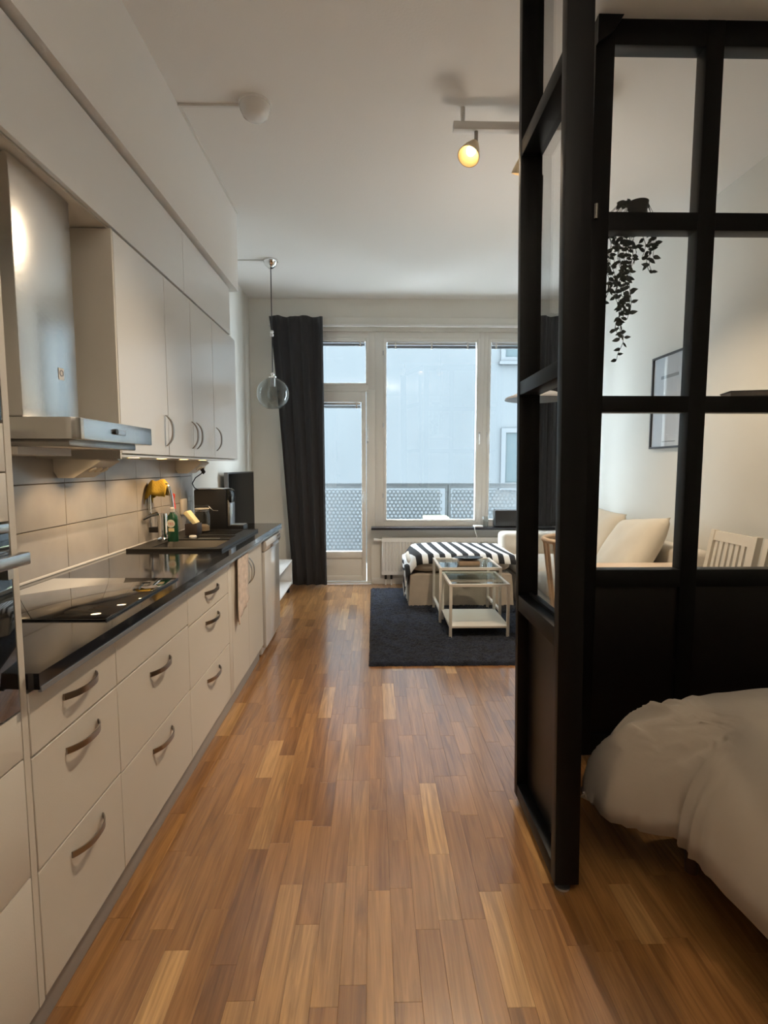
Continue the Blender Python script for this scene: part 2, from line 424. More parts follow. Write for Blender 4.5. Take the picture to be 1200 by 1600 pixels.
whandle(D, -.112, 1.06)
part('pull_bar', MB().tube([(-.065, YB + .03, 1.83), (-.065, YB - .01, 1.81), (-.065, YB - .01, 1.65), (-.065, YB + .03, 1.63)], .006, 8), 'white', D)
tr = single('trim_3', B(-.03, WX1 + .03, YB - .15, YB + .03, .645, .672), 'sillstone', kind='structure', bev=.004); tr['label'] = 'dark stone windowsill under the large window'

# ================================================================== outside
bb = thing('apartment_building', 'pale plastered building across the courtyard seen through the windows', 'building', (1, 14, -6))
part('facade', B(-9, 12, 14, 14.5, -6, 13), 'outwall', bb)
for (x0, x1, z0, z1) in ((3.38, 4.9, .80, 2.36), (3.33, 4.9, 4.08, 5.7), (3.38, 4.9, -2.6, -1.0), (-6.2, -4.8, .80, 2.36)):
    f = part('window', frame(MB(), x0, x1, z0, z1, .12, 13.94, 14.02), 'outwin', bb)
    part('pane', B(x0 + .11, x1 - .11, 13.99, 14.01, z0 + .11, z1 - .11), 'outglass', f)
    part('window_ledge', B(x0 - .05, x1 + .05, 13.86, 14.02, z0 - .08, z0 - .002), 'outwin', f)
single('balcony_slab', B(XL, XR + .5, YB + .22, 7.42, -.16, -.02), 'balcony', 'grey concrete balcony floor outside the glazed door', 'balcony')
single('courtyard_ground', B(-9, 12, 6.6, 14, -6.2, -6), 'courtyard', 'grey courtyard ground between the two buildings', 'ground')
rl = thing('balcony_railing', 'light grey balcony railing of hole punched metal sheets', 'railing', (.5, 7.3, -.02))
PX, RY = .056, .0485
def perf(x0, x1, z0, z1):
    mb = MB(); N = 12; r = .0175
    rows = int((z1 - z0) / RY); cols = int((x1 - x0) / PX)
    hx = [(PX / 2 * c, PX / math.sqrt(3) * s_) for c, s_ in ((0, 1), (1, .5), (1, -.5), (0, -1), (-1, -.5), (-1, .5))]
    out = []
    for i in range(6):
        a, b = hx[i], hx[(i + 1) % 6]; out += [a, ((a[0] + b[0]) / 2, (a[1] + b[1]) / 2)]
    zp = RY / (PX * .866)
    for rr in range(rows):
        for c in range(cols - (rr % 2)):
            cx = x0 + PX * (c + .5 + .5 * (rr % 2)); cz = z0 + RY * (rr + .5); base = len(mb.v)
            for yy in (7.3, 7.303):
                for (a, b) in out: mb.v.append((cx + a, yy, cz + b * zp))
                for k in range(N):
                    th = PI / 2 - 2 * PI * k / N; mb.v.append((cx + r * math.cos(th), yy, cz + r * math.sin(th)))
            for k in range(N):
                k2 = (k + 1) % N; o1 = base; i1 = base + N; o2 = base + 2 * N; i2 = base + 3 * N
                mb.f += [(o1 + k, i1 + k, i1 + k2, o1 + k2), (o2 + k, o2 + k2, i2 + k2, i2 + k), (i1 + k, i2 + k, i2 + k2, i1 + k2)]
    return mb
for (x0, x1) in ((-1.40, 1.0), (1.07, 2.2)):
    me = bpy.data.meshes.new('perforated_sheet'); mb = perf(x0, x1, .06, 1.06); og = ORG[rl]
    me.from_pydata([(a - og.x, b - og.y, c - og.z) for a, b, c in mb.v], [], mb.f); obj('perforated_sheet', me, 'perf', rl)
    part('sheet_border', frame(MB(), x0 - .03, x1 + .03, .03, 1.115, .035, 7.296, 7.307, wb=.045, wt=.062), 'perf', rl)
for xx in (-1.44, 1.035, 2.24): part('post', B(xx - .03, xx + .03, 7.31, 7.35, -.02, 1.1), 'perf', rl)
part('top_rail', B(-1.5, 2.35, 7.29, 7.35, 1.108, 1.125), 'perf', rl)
single('balcony_cushion', B(.66, .98, 6.75, 7.05, .66, .70).box(.66, .98, 6.75, 7.05, .62, .655), 'outcushion', 'yellow green cushion on the balcony table behind the railing', 'cushion', bev=.012)
t = thing('balcony_table', 'small white balcony table seen low through the big window', 'table', (.9, 6.9, -.02))
part('table_top', B(.6, 1.42, 6.68, 7.12, .595, .62), 'deckwhite', t, bev=.004)
for a in (.64, 1.38):
    for b in (6.72, 7.08): part('leg', B(a - .015, a + .015, b - .015, b + .015, -.02, .595), 'deckwhite', t)

# ================================================================== glazed partition
PY0, PY1 = 2.32, 2.39
pt = thing('glazed_partition', 'black framed glass partition wall standing behind the bed', 'partition', (1.64, 2.355, 0))
XS = [(.925, 1.005), (1.39, 1.465), (1.85, 1.925), (2.27, XR - .002)]
for i, (a, b) in enumerate(XS): part('stile' if i in (0, 3) else 'mullion', B(a, b, PY0, PY1, .02, ZC - .002), 'black', pt, bev=.002)
RZ = [(.02, .12), (.815, .895), (1.60, 1.671), (2.37, 2.444), (3.107, ZC - .002)]
for j in range(3):
    a, b = XS[j][1], XS[j + 1][0]
    for (z0, z1) in RZ: part('rail', B(a, b, PY0 + .001, PY1 - .001, z0, z1), 'black', pt, bev=.002)
    for k in range(1, 4): part('pane', B(a - .002, b + .002, PY0 + .006, PY0 + .010, RZ[k][1] - .002, RZ[k + 1][0] + .002), 'partglass', pt)
    part('solid_panel', B(a - .002, b + .002, PY0 + .02, PY1 - .02, .118, .817), 'blackpanel', pt)
part('corner_bracket', MB().prism([(.925, 3.208), (1.03, 3.208), (.985, 3.14), (.925, 3.10)], 'y', PY0 - .02, PY0 - .001), 'black', pt)
part('hinge', MB().cyl((.945, PY0 - .008, 2.41), (.945, PY0 - .008, 2.47), .008), 'darkchrome', pt)
# the narrow leaf standing beside the passage, leaning a little
LW, LT = .485, .078
lf = thing('glazed_partition_leaf', 'narrow black framed glass leaf beside the passage, nearest the kitchen', 'partition', (.575, 1.552, 0), rot=(0, -math.radians(.85), 0))
def lp(name, mb, mat, **k): return part(name, mb, mat, lf, local=True, **k)
LZ = 3.19
lp('stile', B(0, LT, 0, .04, .03, LZ), 'black', bev=.002); lp('stile', B(0, LT, LW - .035, LW, .03, LZ), 'black', bev=.002)
LR = [(.03, .085), (.80, .862), (1.63, 1.68), (2.485, 2.54), (3.12, LZ)]
for (z0, z1) in LR: lp('rail', B(.001, LT - .001, .04, LW - .035, z0, z1), 'black', bev=.002)
for k in range(1, 4):
    lp('pane', B(LT - .022, LT - .018, .038, LW - .033, LR[k][1] - .002, LR[k + 1][0] + .002), 'partglass')
    lp('glazing_bead', frame(MB(), .04, LW - .035, LR[k][1], LR[k + 1][0], .010, LT - .034, LT - .024), 'black') if False else None
    lp('glazing_bead', MB().box(LT - .036, LT - .024, .04, LW - .035, LR[k][1], LR[k][1] + .010), 'black')
lp('solid_panel', B(LT - .035, LT - .02, .038, LW - .033, .083, .802), 'blackpanel')
for yy in (.03, LW - .03):
    lp('foot', MB().lathe([(.024, .001), (.024, .008), (.007, .012), (.007, .032)], (LT * .45, yy, 0), 14), 'silver')

A_, B_ = Vector((.650, 1.60, 0)), Vector((.905, 2.275, 0)); dL = (B_ - A_).length
l2 = thing('glazed_partition_leaf', 'folded black framed glass leaf seen edge on behind the narrow leaf', 'partition', A_, rot=(Matrix.Rotation(-math.radians(.85), 3, 'Y') @ Matrix.Rotation(math.atan2(B_.y - A_.y, B_.x - A_.x), 3, 'Z')).to_euler())
for a, b in ((0, .04), (dL - .04, dL)): part('stile', B(a, b, -.02, .02, .03, LZ), 'black', l2, local=True, bev=.002)
for (z0, z1) in LR: part('rail', B(.04, dL - .04, -.019, .019, z0, z1), 'black', l2, local=True, bev=.002)
for k in range(1, 4): part('pane', B(.038, dL - .038, -.002, .002, LR[k][1] - .002, LR[k + 1][0] + .002), 'partglass', l2, local=True)
part('solid_panel', B(.038, dL - .038, -.008, .008, .083, .802), 'blackpanel', l2, local=True)
for xx in (.10, dL - .03): part('foot', MB().lathe([(.018, .001), (.018, .008), (.007, .012), (.007, .032)], (xx, 0, 0), 14), 'silver', l2, local=True)

# ================================================================== kitchen: base run
XFR = -.78
def drawer(par, y0, y1, z0, z1, hy=None, hz=None, mat='cab'):
    d = part('drawer', B(XFR - .019, XFR, y0 + .0015, y1 - .0015, z0 + .0028, z1 - .0028), mat, par, bev=.0012, seg=1)
    if hy: part('handle', MB().bow((XFR, hy[0], hz), (XFR, hy[1], hz), (1, 0, 0), .027, (0, 0, 1), .017, .004), 'handle', d)
    return d
def carcass(name, label, cat, y0, y1, group):
    r = thing(name, label, cat, (-1.08, (y0 + y1) / 2, .105), group)
    part('body', B(XL + .005, XFR - .021, y0 + .001, y1 - .001, .105, .70 if 'sink' in name else .855), 'cab_body', r)
    return r
u1 = carcass('drawer_cabinet', 'narrow white cabinet with three handled drawers, next to the tall oven cabinet', 'cabinet', 1.156, 1.556, 'base cabinets under the worktop')
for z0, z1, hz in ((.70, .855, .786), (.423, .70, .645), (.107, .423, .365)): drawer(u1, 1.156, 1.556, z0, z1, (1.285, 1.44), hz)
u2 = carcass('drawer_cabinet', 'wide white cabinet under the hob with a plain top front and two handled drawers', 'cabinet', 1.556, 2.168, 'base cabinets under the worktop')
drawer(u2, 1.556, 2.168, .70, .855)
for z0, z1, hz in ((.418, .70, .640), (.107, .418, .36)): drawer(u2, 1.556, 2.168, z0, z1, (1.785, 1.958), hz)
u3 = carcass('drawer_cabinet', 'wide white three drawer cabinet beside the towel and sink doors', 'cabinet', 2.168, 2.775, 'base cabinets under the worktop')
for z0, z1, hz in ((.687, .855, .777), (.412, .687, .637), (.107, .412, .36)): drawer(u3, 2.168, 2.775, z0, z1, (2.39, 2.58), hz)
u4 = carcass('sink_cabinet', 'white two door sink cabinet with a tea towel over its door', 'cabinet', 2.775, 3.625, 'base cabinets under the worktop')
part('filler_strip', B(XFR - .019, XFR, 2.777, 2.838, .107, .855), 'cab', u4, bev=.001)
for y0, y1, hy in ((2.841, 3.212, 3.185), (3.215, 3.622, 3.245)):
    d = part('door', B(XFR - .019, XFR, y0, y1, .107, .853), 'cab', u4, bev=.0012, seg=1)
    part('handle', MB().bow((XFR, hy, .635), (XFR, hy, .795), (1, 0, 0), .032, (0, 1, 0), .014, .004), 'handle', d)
single('plinth', B(-.845, -.81, .5, 3.62, 0.0, .10), 'plinth', 'grey recessed plinth strip along the floor under the drawers', 'plinth', bev=.001)
# dishwasher
dw = thing('dishwasher', 'white freestanding dishwasher at the end of the worktop', 'dishwasher', (-1.06, 3.94, 0))
part('body', B(-1.36, -.80, 3.655, 4.215, .02, .845), 'white', dw, bev=.004)
part('door', B(-.798, -.765, 3.658, 4.212, .07, .76), 'whitegloss', dw, bev=.008)
cp = part('control_panel', MB().prism([(-.80, .765), (-.764, .765), (-.75, .80), (-.757, .835), (-.78, .848), (-.80, .848)], 'y', 3.658, 4.212), 'whitegloss', dw, bev=.003)
part('handle', B(-.752, -.735, 3.83, 4.04, .775, .80), 'silver', cp, bev=.006)
for k in range(3): part('button', MB().cyl((-.757, 4.09 + .03 * k, .82), (-.748, 4.09 + .03 * k, .82), .007), 'greybox', cp)
for yy in (3.69, 4.18): part('foot', MB().cyl((-.86, yy, 0), (-.86, yy, .025), .02), 'blackplastic', dw)
single('end_panel', B(XL + .005, -.805, 4.222, 4.24, 0, .858), 'woodbrown', 'wood edged support panel beyond the dishwasher', 'panel', bev=.001)
# worktop
wt_ = thing('worktop', 'glossy black kitchen worktop with thin metal trim', 'worktop', (-1.07, 2.7, .86))
mb = MB(); XI0, XI1, YI0, YI1 = -1.27, -.865, 2.90, 3.70
XW0, XW1, YW0, YW1 = XL, -.752, 1.156, 4.262
for b in ((XW0, XI0, YW0, YW1), (XI1, XW1, YW0, YW1), (XI0, XI1, YW0, YI0), (XI0, XI1, YI1, YW1)): mb.box(b[0], b[1], b[2], b[3], .862, .90)
part('slab', mb, 'stone', wt_)
part('edge_trim', B(-.757, -.749, 1.158, 4.262, .856, .868), 'trim_alu', wt_)
part('wall_strip', B(XL + .001, XL + .012, 1.158, 4.0, .90, .912), 'white', wt_, bev=.002)
# hob
hb = thing('hob', 'black glass ceramic hob set into the worktop', 'hob', (-1.05, 1.85, .90))
part('glass_top', B(-1.31, -.806, 1.56, 2.142, .9005, .906), 'hobglass', hb, bev=.0015)
part('frame_strip', B(-.8075, -.8045, 1.56, 2.142, .9005, .9065), 'blackplastic', hb)
mb = MB()
for (cx_, cy_, r_) in ((-1.18, 1.72, .10), (-.95, 1.72, .075), (-1.18, 2.0, .075), (-.95, 2.0, .09)):
    if 0: part('cooking_zone', MB().lathe([(r_, .9061), (r_ + .0012, .9063), (r_ + .0024, .9061)], (cx_, cy_, 0), 40, closed=True), 'greybox', hb)
# tall cabinet with oven
tc_ = thing('tall_cabinet', 'tall white cabinet housing the built-in oven at the picture edge', 'cabinet', (-1.08, .85, 0))
TY0, TY1 = .55, 1.152
mb = MB(); mb.box(XL + .005, -.80, TY0, TY1 - .02, .105, .825); mb.box(XL + .005, -.80, TY0, TY1 - .02, 1.245, 1.455); mb.box(XL + .005, -.80, TY0, TY1 - .02, 1.90, 2.64)
mb.box(XL + .005, XFR + .0, TY1 - .019, TY1, .105, 2.64); mb.box(XL + .005, XFR, TY0 - .02, TY0, .105, 2.64); mb.box(XL + .005, XL + .02, TY0, TY1 - .02, .8, 1.95)
part('body', mb, 'cab', tc_)
for z0, z1 in ((.107, .432), (.436, .712), (.716, .823)): part('drawer', B(XFR - .019, XFR, TY0 + .002, TY1 - .022, z0, z1), 'cab', tc_, bev=.001)
for z0, z1 in ((1.247, 1.349), (1.352, 1.453), (1.905, 2.62)): part('front_panel', B(XFR - .019, XFR, TY0 + .002, TY1 - .022, z0, z1), 'cab', tc_, bev=.001)
ov = thing('built_in_oven', 'built-in black glass oven with steel bar handle', 'oven', (-1.05, .85, .828))
part('body', B(-1.33, -.80, TY0 + .02, TY1 - .03, .828, 1.242), 'greybox', ov)
od = part('glass_door', B(-.799, -.776, TY0 + .006, TY1 - .026, .828, 1.145), 'ovenglass', ov, bev=.003)
part('handle', B(-.742, -.722, TY0 + .03, TY1 - .045, 1.158, 1.184), 'steel', od, bev=.003)
for yy in (TY0 + .08, TY1 - .09): part('handle_post', B(-.78, -.735, yy - .008, yy + .008, 1.135, 1.165), 'steel', od)
pn = part('control_panel', B(-.799, -.778, TY0 + .006, TY1 - .026, 1.15, 1.222), 'ovenglass', ov, bev=.002)
part('steel_strip', B(-.799, -.777, TY0 + .006, TY1 - .026, 1.224, 1.242), 'steel', ov, bev=.001)
for yy in (.7, .95): part('knob', MB().cyl((-.778, yy, 1.185), (-.758, yy, 1.185), .018, .016), 'steel', pn)
mw = thing('built_in_microwave', 'black glass microwave built into the tall cabinet above the oven', 'microwave', (-1.05, .85, 1.458))
part('body', B(-1.33, -.80, TY0 + .02, TY1 - .03, 1.458, 1.895), 'greybox', mw)
part('glass_door', B(-.799, -.777, TY0 + .006, TY1 - .026, 1.458, 1.895), 'ovenglass', mw, bev=.003)

# ================================================================== kitchen: wall run
XU = -1.03
def wallcab(label, y0, y1, doors, z0=1.41, z1=2.293, group='wall cabinets above the worktop'):
    r = thing('wall_cabinet', label, 'cabinet', ((XL + XU) / 2, (y0 + y1) / 2, z0), group)
    part('body', B(XL + .003, XU - .021, y0 + .001, y1 - .001, z0, z1), 'cab_body', r)
    for (a, b, hy) in doors:
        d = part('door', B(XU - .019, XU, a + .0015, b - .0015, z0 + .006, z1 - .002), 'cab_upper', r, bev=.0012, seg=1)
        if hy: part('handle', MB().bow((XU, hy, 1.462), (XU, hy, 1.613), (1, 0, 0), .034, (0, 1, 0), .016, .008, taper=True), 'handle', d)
    return r
c1 = wallcab('white wall cabinet door right beside the cooker hood', 2.182, 2.682, [(2.182, 2.682, 2.643)])
part('side_panel', B(XL + .003, XU - .001, 2.168, 2.181, 1.392, 2.293), 'cab_body', c1)
wallcab('white double door wall cabinet with paired handles over the sink', 2.684, 3.448, [(2.684, 3.048, 3.018), (3.05, 3.448, 3.095)])
wallcab('white wall cabinet door at the end nearest the window', 3.45, 4.012, [(3.45, 4.012, 3.478)])
wallcab('long white top cupboard front above the cooker hood', 1.156, 2.968, [(1.156, 2.968, None)], 2.297, 2.63, 'top cupboards under the soffit')
wallcab('shorter white top cupboard above the double door cabinet', 2.97, 3.892, [(2.97, 3.892, None)], 2.297, 2.63, 'top cupboards under the soffit')
vl = thing('cabinet_light_rail', 'white light rail with five glowing spots under the wall cabinets', 'light', (-1.2, 3.1, 1.392))
part('rail', B(XL + .003, XU - .002, 2.183, 4.01, 1.402, 1.4095), 'cab_upper', vl)
for yy in (2.21, 2.53, 2.86, 3.19, 3.53):
    p = part('spot_ring', MB().lathe([(.034, 1.4015), (.036, 1.396), (.028, 1.3945), (.026, 1.4015)], (-1.14, yy, 0), 20, closed=True), 'steel', vl)
    part('spot_lens', MB().cyl((-1.14, yy, 1.401), (-1.14, yy, 1.3965), .026), 'puck', p)
    light('spot_lamp', 'SPOT', (-1.14, yy, 1.392), 5.5, (1, .66, .34), vl, .02, aim=(-1.30, yy, .9), spot=115, blend=.7)
def sockets(label, y, x1=-1.22):
    r = thing('socket_block', label, 'socket', ((XL + x1) / 2, y, 1.31), 'under-cabinet socket blocks')
    part('housing', MB().prism([(XL + .012, 1.40), (x1 + .03, 1.40), (x1 + .055, 1.385), (-1.285, 1.312), (XL + .03, 1.312), (XL + .012, 1.34)], 'y', y - .085, y + .085), 'plasticbeige', r)
    d = Vector((.12, 0, .075)).normalized(); nrm = Vector((.52, 0, -.854))
    for k in range(3):
        c = Vector((-1.222, y + (k - 1) * .05, 1.348)) ; part('outlet', MB().cyl(c, c + nrm * .006, .019, .017), 'sockhole', r)
    return r
sockets('beige triangular socket block under the cooker hood', 2.36); sockets('beige triangular socket block with plugged black cord near the coffee machine', 3.74, -1.24)
# cooker hood
hd = thing('cooker_hood', 'stainless steel cooker hood with square chimney', 'cooker hood', (-1.14, 1.9, 1.445))
part('chimney', B(XL + .004, -1.08, 1.656, 1.972, 1.515, 2.293), 'steel', hd, bev=.006)
pts = [(XL + .004, 1.63), (-.935, 1.63)] + [(-.935 + .035 * math.sin(a), 1.665 - .035 * math.cos(a)) for a in (PI / 8, PI / 4, 3 * PI / 8, PI / 2)] + [(-.90, 2.164), (XL + .004, 2.164)]
cn = part('canopy', MB().prism(pts, 'z', 1.447, 1.513), 'steel', hd, bev=.002)
part('button_panel', B(-.902, -.896, 1.86, 1.935, 1.472, 1.492), 'silver', cn, bev=.002)
part('button', MB().cyl((-.900, 1.862, 1.482), (-.892, 1.862, 1.482), .010), 'blackplastic', cn)
part('filter_plate', B(XL + .03, -.95, 1.67, 2.13, 1.425, 1.447), 'darkchrome', hd, bev=.004)
part('rear_duct_cover', B(XL + .004, -1.11, 1.668, 1.96, 1.40, 1.425), 'plasticbeige', hd)
st = part('sticker', B(-1.0795, -1.0785, 1.855, 1.885, 1.66, 1.70), 'clearpl', hd)
part('emblem_ring', MB().lathe([(.008, -.001), (.011, -.001), (.011, .001), (.008, .001)], (-1.078, 1.87, 1.683), 16, Matrix.Rotation(PI / 2, 4, 'Y'), closed=True), 'greybox', st)
# tiles
gr = part('grout_bed', B(XL, XL + .003, 1.16, 4.0, .90, 1.46), 'grout', wl)
rows = [(.902, 1.101), (1.104, 1.288), (1.291, 1.46)]
ys = [1.16, 1.30, 1.652, 2.003, 2.353, 2.707, 3.058, 3.401, 3.745, 4.0]
for (z0, z1) in rows:
    for a, b in zip(ys[:-1], ys[1:]):
        e = random.uniform(0, .0008)
        part('wall_tile', B(XL + .003, XL + .0105 + e, a + .0015, b - .0015, z0, z1), 'tile', gr, bev=.0015, seg=1)

# ================================================================== sink and things on the worktop
sk = thing('kitchen_sink', 'black composite sink with drainer set into the worktop', 'sink', (-1.08, 3.28, .70))
X0, X1, Y0, Y1 = -1.345, -.828, 2.845, 3.745
mb = MB(); bx0, bx1, by0, by1 = -1.24, -.885, 2.92, 3.24; sx0, sx1, sy0, sy1 = -1.20, -.90, 3.28, 3.42
for b in ((X0, bx0, Y0, Y1), (bx1, X1, Y0, Y1), (bx0, bx1, Y0, by0), (bx0, bx1, by1, sy0), (bx0, sx0, sy0, sy1), (sx1, bx1, sy0, sy1), (bx0, bx1, sy1, Y1)): mb.box(b[0], b[1], b[2], b[3], .9005, .912)
part('deck', mb, 'sinkcomp', sk)
def bowl(x0, x1, y0, y1, zb):
    m = MB(); m.add([(x0, y0, .905), (x1, y0, .905), (x1, y1, .905), (x0, y1, .905), (x0 + .02, y0 + .02, zb), (x1 - .02, y0 + .02, zb), (x1 - .02, y1 - .02, zb), (x0 + .02, y1 - .02, zb)],
                    [(0, 1, 5, 4), (1, 2, 6, 5), (2, 3, 7, 6), (3, 0, 4, 7), (4, 5, 6, 7)]); return m
solid(part('bowl', bowl(bx0, bx1, by0, by1, .73), 'sinkcomp', sk), .004); solid(part('half_bowl', bowl(sx0, sx1, sy0, sy1, .80), 'sinkcomp', sk), .004)
part('drain', MB().lathe([(.0, .738), (.03, .738), (.04, .735), (.04, .732)], (-1.06, 3.08, 0), 20), 'chrome', sk)
part('rim', frame(MB(), X0, X1, Y0, Y1, .012, .912, .916) if False else MB().box(X0, X1, Y0, Y0 + .012, .912, .915).box(X0, X1, Y1 - .012, Y1, .912, .915).box(X1 - .012, X1, Y0, Y1, .912, .915), 'sinkcomp', sk)
for k in range(7): part('drainer_rib', B(-1.18, -.92, 3.47 + k * .035, 3.477 + k * .035, .912, .915), 'sinkcomp', sk)
part('strainer_lid', B(-1.09, -.96, 3.25, 3.27, .9125, .916), 'silver', sk)
fa = thing('kitchen_tap', 'chrome kitchen tap with high curved spout behind the sink', 'tap', (-1.29, 3.2, .912))
part('body', MB().lathe([(.0, .913), (.035, .913), (.035, .925), (.03, .93), (.03, 1.06), (.027, 1.078), (0, 1.082)], (-1.285, 3.2, 0), 24), 'chrome', fa)
part('lever', MB().tube([(-1.30, 3.17, 1.078), (-1.33, 3.14, 1.07), (-1.36, 3.10, 1.05)], [.012, .010, .008], 10), 'chrome', fa)
part('arm', B(-1.365, -1.30, 3.185, 3.215, .96, .995), 'blackplastic', fa, bev=.006)
arc = [(-1.362, 3.2, .965), (-1.362, 3.2, 1.17)] + [(-1.292 - .07 * math.cos(a), 3.2, 1.185 + .075 * math.sin(a)) for a in [PI * k / 12 for k in range(1, 10)]] + [(-1.228, 3.2, 1.18), (-1.222, 3.2, 1.10)]
part('spout', MB().tube(arc, .0125, 12), 'chrome', fa)
part('side_knob', MB().cyl((-1.285, 3.155, .93), (-1.285, 3.10, .93), .012, .010), 'chrome', fa)
def cloth(s, t):
    a = -.35 + 1.0 * (s) * 2.6
    x = -1.40 + .155 * s; yy = 3.2 + (t - .5) * .12
    z = 1.277 - .95 * max(0, abs(x + 1.30) - .03) ** 1.1 - .25 * abs(t - .5) ** 1.5 + .006 * math.sin(14 * s + 6 * t)
    return (max(x, XL + .014), yy + .012 * math.sin(9 * s), z)
o = single('cleaning_cloth', MB().grid(28, 10, cloth), 'yellow', 'yellow cleaning cloth draped over the tap spout', 'cloth'); solid(o, .004)
# dish soap
bt = thing('dish_soap_bottle', 'dark green dish soap bottle with round white label', 'bottle', (-1.205, 3.15, .912))
def scl(mb, c, sx, sy): mb.v = [(c[0] + (x - c[0]) * sx, c[1] + (y - c[1]) * sy, z) for x, y, z in mb.v]; return mb
part('bottle_body', scl(MB().lathe([(0, .913), (.031, .913), (.033, .92), (.033, 1.04), (.030, 1.065), (.015, 1.082), (.012, 1.09), (0, 1.09)], (-1.205, 3.15, 0), 28), (-1.205, 3.15), 1, .65), 'green', bt)
part('cap', MB().lathe([(.014, 1.09), (.014, 1.112), (.009, 1.118), (0, 1.118)], (-1.205, 3.15, 0), 18), 'clearpl', bt)
lb = part('label', scl(MB().lathe([(0, 0), (.024, 0), (.024, .001), (0, .001)], (0, 0, 0), 28, Matrix.Rotation(PI / 2, 4, 'X')), (0, 0), 1, 1), 'label', bt)
lb.location = Vector((-1.207, 3.127, 1.022)) - ORG[bt]
lb.data.transform(Matrix.Translation(ORG[bt])); 
def text(name, s, size, mat, parent, loc, rot, ext=.0004):
    c = bpy.data.curves.new(name, 'FONT'); c.body = s; c.size = size; c.extrude = ext; c.align_x = 'CENTER'; c.align_y = 'CENTER'
    o = bpy.data.objects.new(name, c); COL.objects.link(o); bpy.context.view_layer.update()
    me = bpy.data.meshes.new_from_object(o.evaluated_get(bpy.context.evaluated_depsgraph_get())); bpy.data.objects.remove(o)
    me.materials.clear(); q = obj(name, me, mat, parent); q.location = Vector(loc) - ORG[parent]; q.rotation_euler = rot; return q
text('lettering', 'YES', .022, 'red', bt, (-1.207, 3.1255, 1.020), (PI / 2, 0, 0))
part('lower_label', B(-1.222, -1.19, 3.1275, 3.131, .975, .995), 'sponge', bt)
sp = thing('spray_bottle', 'clear spray bottle with red nozzle behind the tap', 'bottle', (-1.30, 3.36, .912))
part('bottle_body', MB().lathe([(0, .913), (.034, .913), (.036, .92), (.036, 1.02), (.028, 1.06), (.014, 1.08), (.013, 1.095), (0, 1.095)], (-1.285, 3.38, 0), 22), 'jarglass', sp)
part('nozzle', MB().lathe([(.015, 1.09), (.015, 1.12), (.009, 1.135), (.009, 1.16), (.013, 1.165), (.013, 1.185), (0, 1.19)], (-1.285, 3.38, 0), 16), 'red', sp)
hc = thing('brush_caddy', 'dark square sink caddy holding a pale sponge', 'caddy', (-1.20, 3.42, .912))
part('tray', B(-1.225, -1.145, 3.40, 3.50, .913, .99), 'caddydark', hc, bev=.004)
single('sponge', MB().prism([(-1.235, 1.06), (-1.21, 1.075), (-1.15, .995), (-1.172, .985)], 'y', 3.40, 3.48), 'sponge', 'pale yellow sponge leaning on the dark caddy', 'sponge', bev=.004)
jr = thing('glass_jar', 'clear clip top glass jar beside the coffee machine', 'jar', (-1.19, 3.60, .912))
part('jar_body', MB().lathe([(0, .914), (.048, .914), (.054, .925), (.054, 1.03), (.045, 1.055), (.045, 1.075), (.042, 1.075), (.042, 1.05), (.050, 1.03), (.050, .928), (0, .922)], (-1.175, 3.60, 0), 28), 'jarglass', jr)
part('lid', MB().lathe([(0, 1.076), (.05, 1.076), (.052, 1.085), (.045, 1.098), (0, 1.10)], (-1.175, 3.60, 0), 26), 'jarglass', jr)
part('wire_clasp', MB().tube([(-1.13, 3.60, 1.09), (-1.10, 3.60, 1.06), (-1.065, 3.60, 1.058)], .003, 8).tube([(-1.175 + .047 * math.cos(a), 3.6 + .047 * math.sin(a), 1.06) for a in [2 * PI * k / 24 for k in range(25)]], .002, 6), 'chrome', jr)
part('rubber_ring', MB().lathe([(.046, 1.070), (.049, 1.073), (.046, 1.076)], (-1.175, 3.60, 0), 24), 'plasticbeige', jr)
part('contents', MB().lathe([(0, .923), (.046, .923), (.046, .955), (.03, .965), (0, .967)], (-1.175, 3.60, 0), 20), 'cork', jr)
single('steel_lid', MB().lathe([(0, .913), (.022, .913), (.024, .922), (.02, .93), (0, .931)], (-1.135, 3.29, 0), 18), 'whitegloss', 'small white bottle cap lying by the soap bottle', 'cap')
cm = thing('coffee_machine', 'black capsule coffee machine with silver front and drip tray', 'coffee machine', (-1.1, 3.87, .90))
part('body', B(-1.295, -1.06, 3.79, 3.94, .901, 1.195), 'blackplastic', cm, bev=.012)
part('top_plate', B(-1.29, -1.075, 3.795, 3.935, 1.195, 1.202), 'silver', cm, bev=.003)
hd2 = part('brew_head', MB().prism([(-1.08, 1.10), (-1.03, 1.10), (-1.026, 1.15), (-1.035, 1.185), (-1.055, 1.20), (-1.08, 1.20)], 'y', 3.805, 3.925), 'blackgloss', cm, bev=.004)
part('chrome_band', MB().prism([(-1.058, .93), (-1.04, .93), (-1.036, 1.09), (-1.055, 1.12)], 'y', 3.80, 3.93), 'silver', cm, bev=.002)
part('drip_tray', B(-1.06, -.945, 3.80, 3.93, .901, .935), 'blackplastic', cm, bev=.004)
part('drip_grid', B(-1.05, -.95, 3.81, 3.92, .935, .94), 'silver', cm, bev=.001)
part('tank', B(-1.345, -1.298, 3.81, 3.92, .901, 1.15), 'jarglass', cm, bev=.008)
cb = thing('power_cord', 'black power cord looping from the socket block to the coffee machine', 'cord', (-1.27, 3.77, 1.2))
part('wire', MB().tube([(-1.212, 3.76, 1.335), (-1.22, 3.75, 1.31), (-1.26, 3.74, 1.28), (-1.285, 3.745, 1.24), (-1.28, 3.77, 1.21), (-1.26, 3.80, 1.19)], .004, 8), 'blackplastic', cb)
part('plug', MB().tube([(-1.218, 3.757, 1.342), (-1.205, 3.757, 1.318), (-1.212, 3.757, 1.308)], [.014, .013, .006], 10), 'blackplastic', cb)
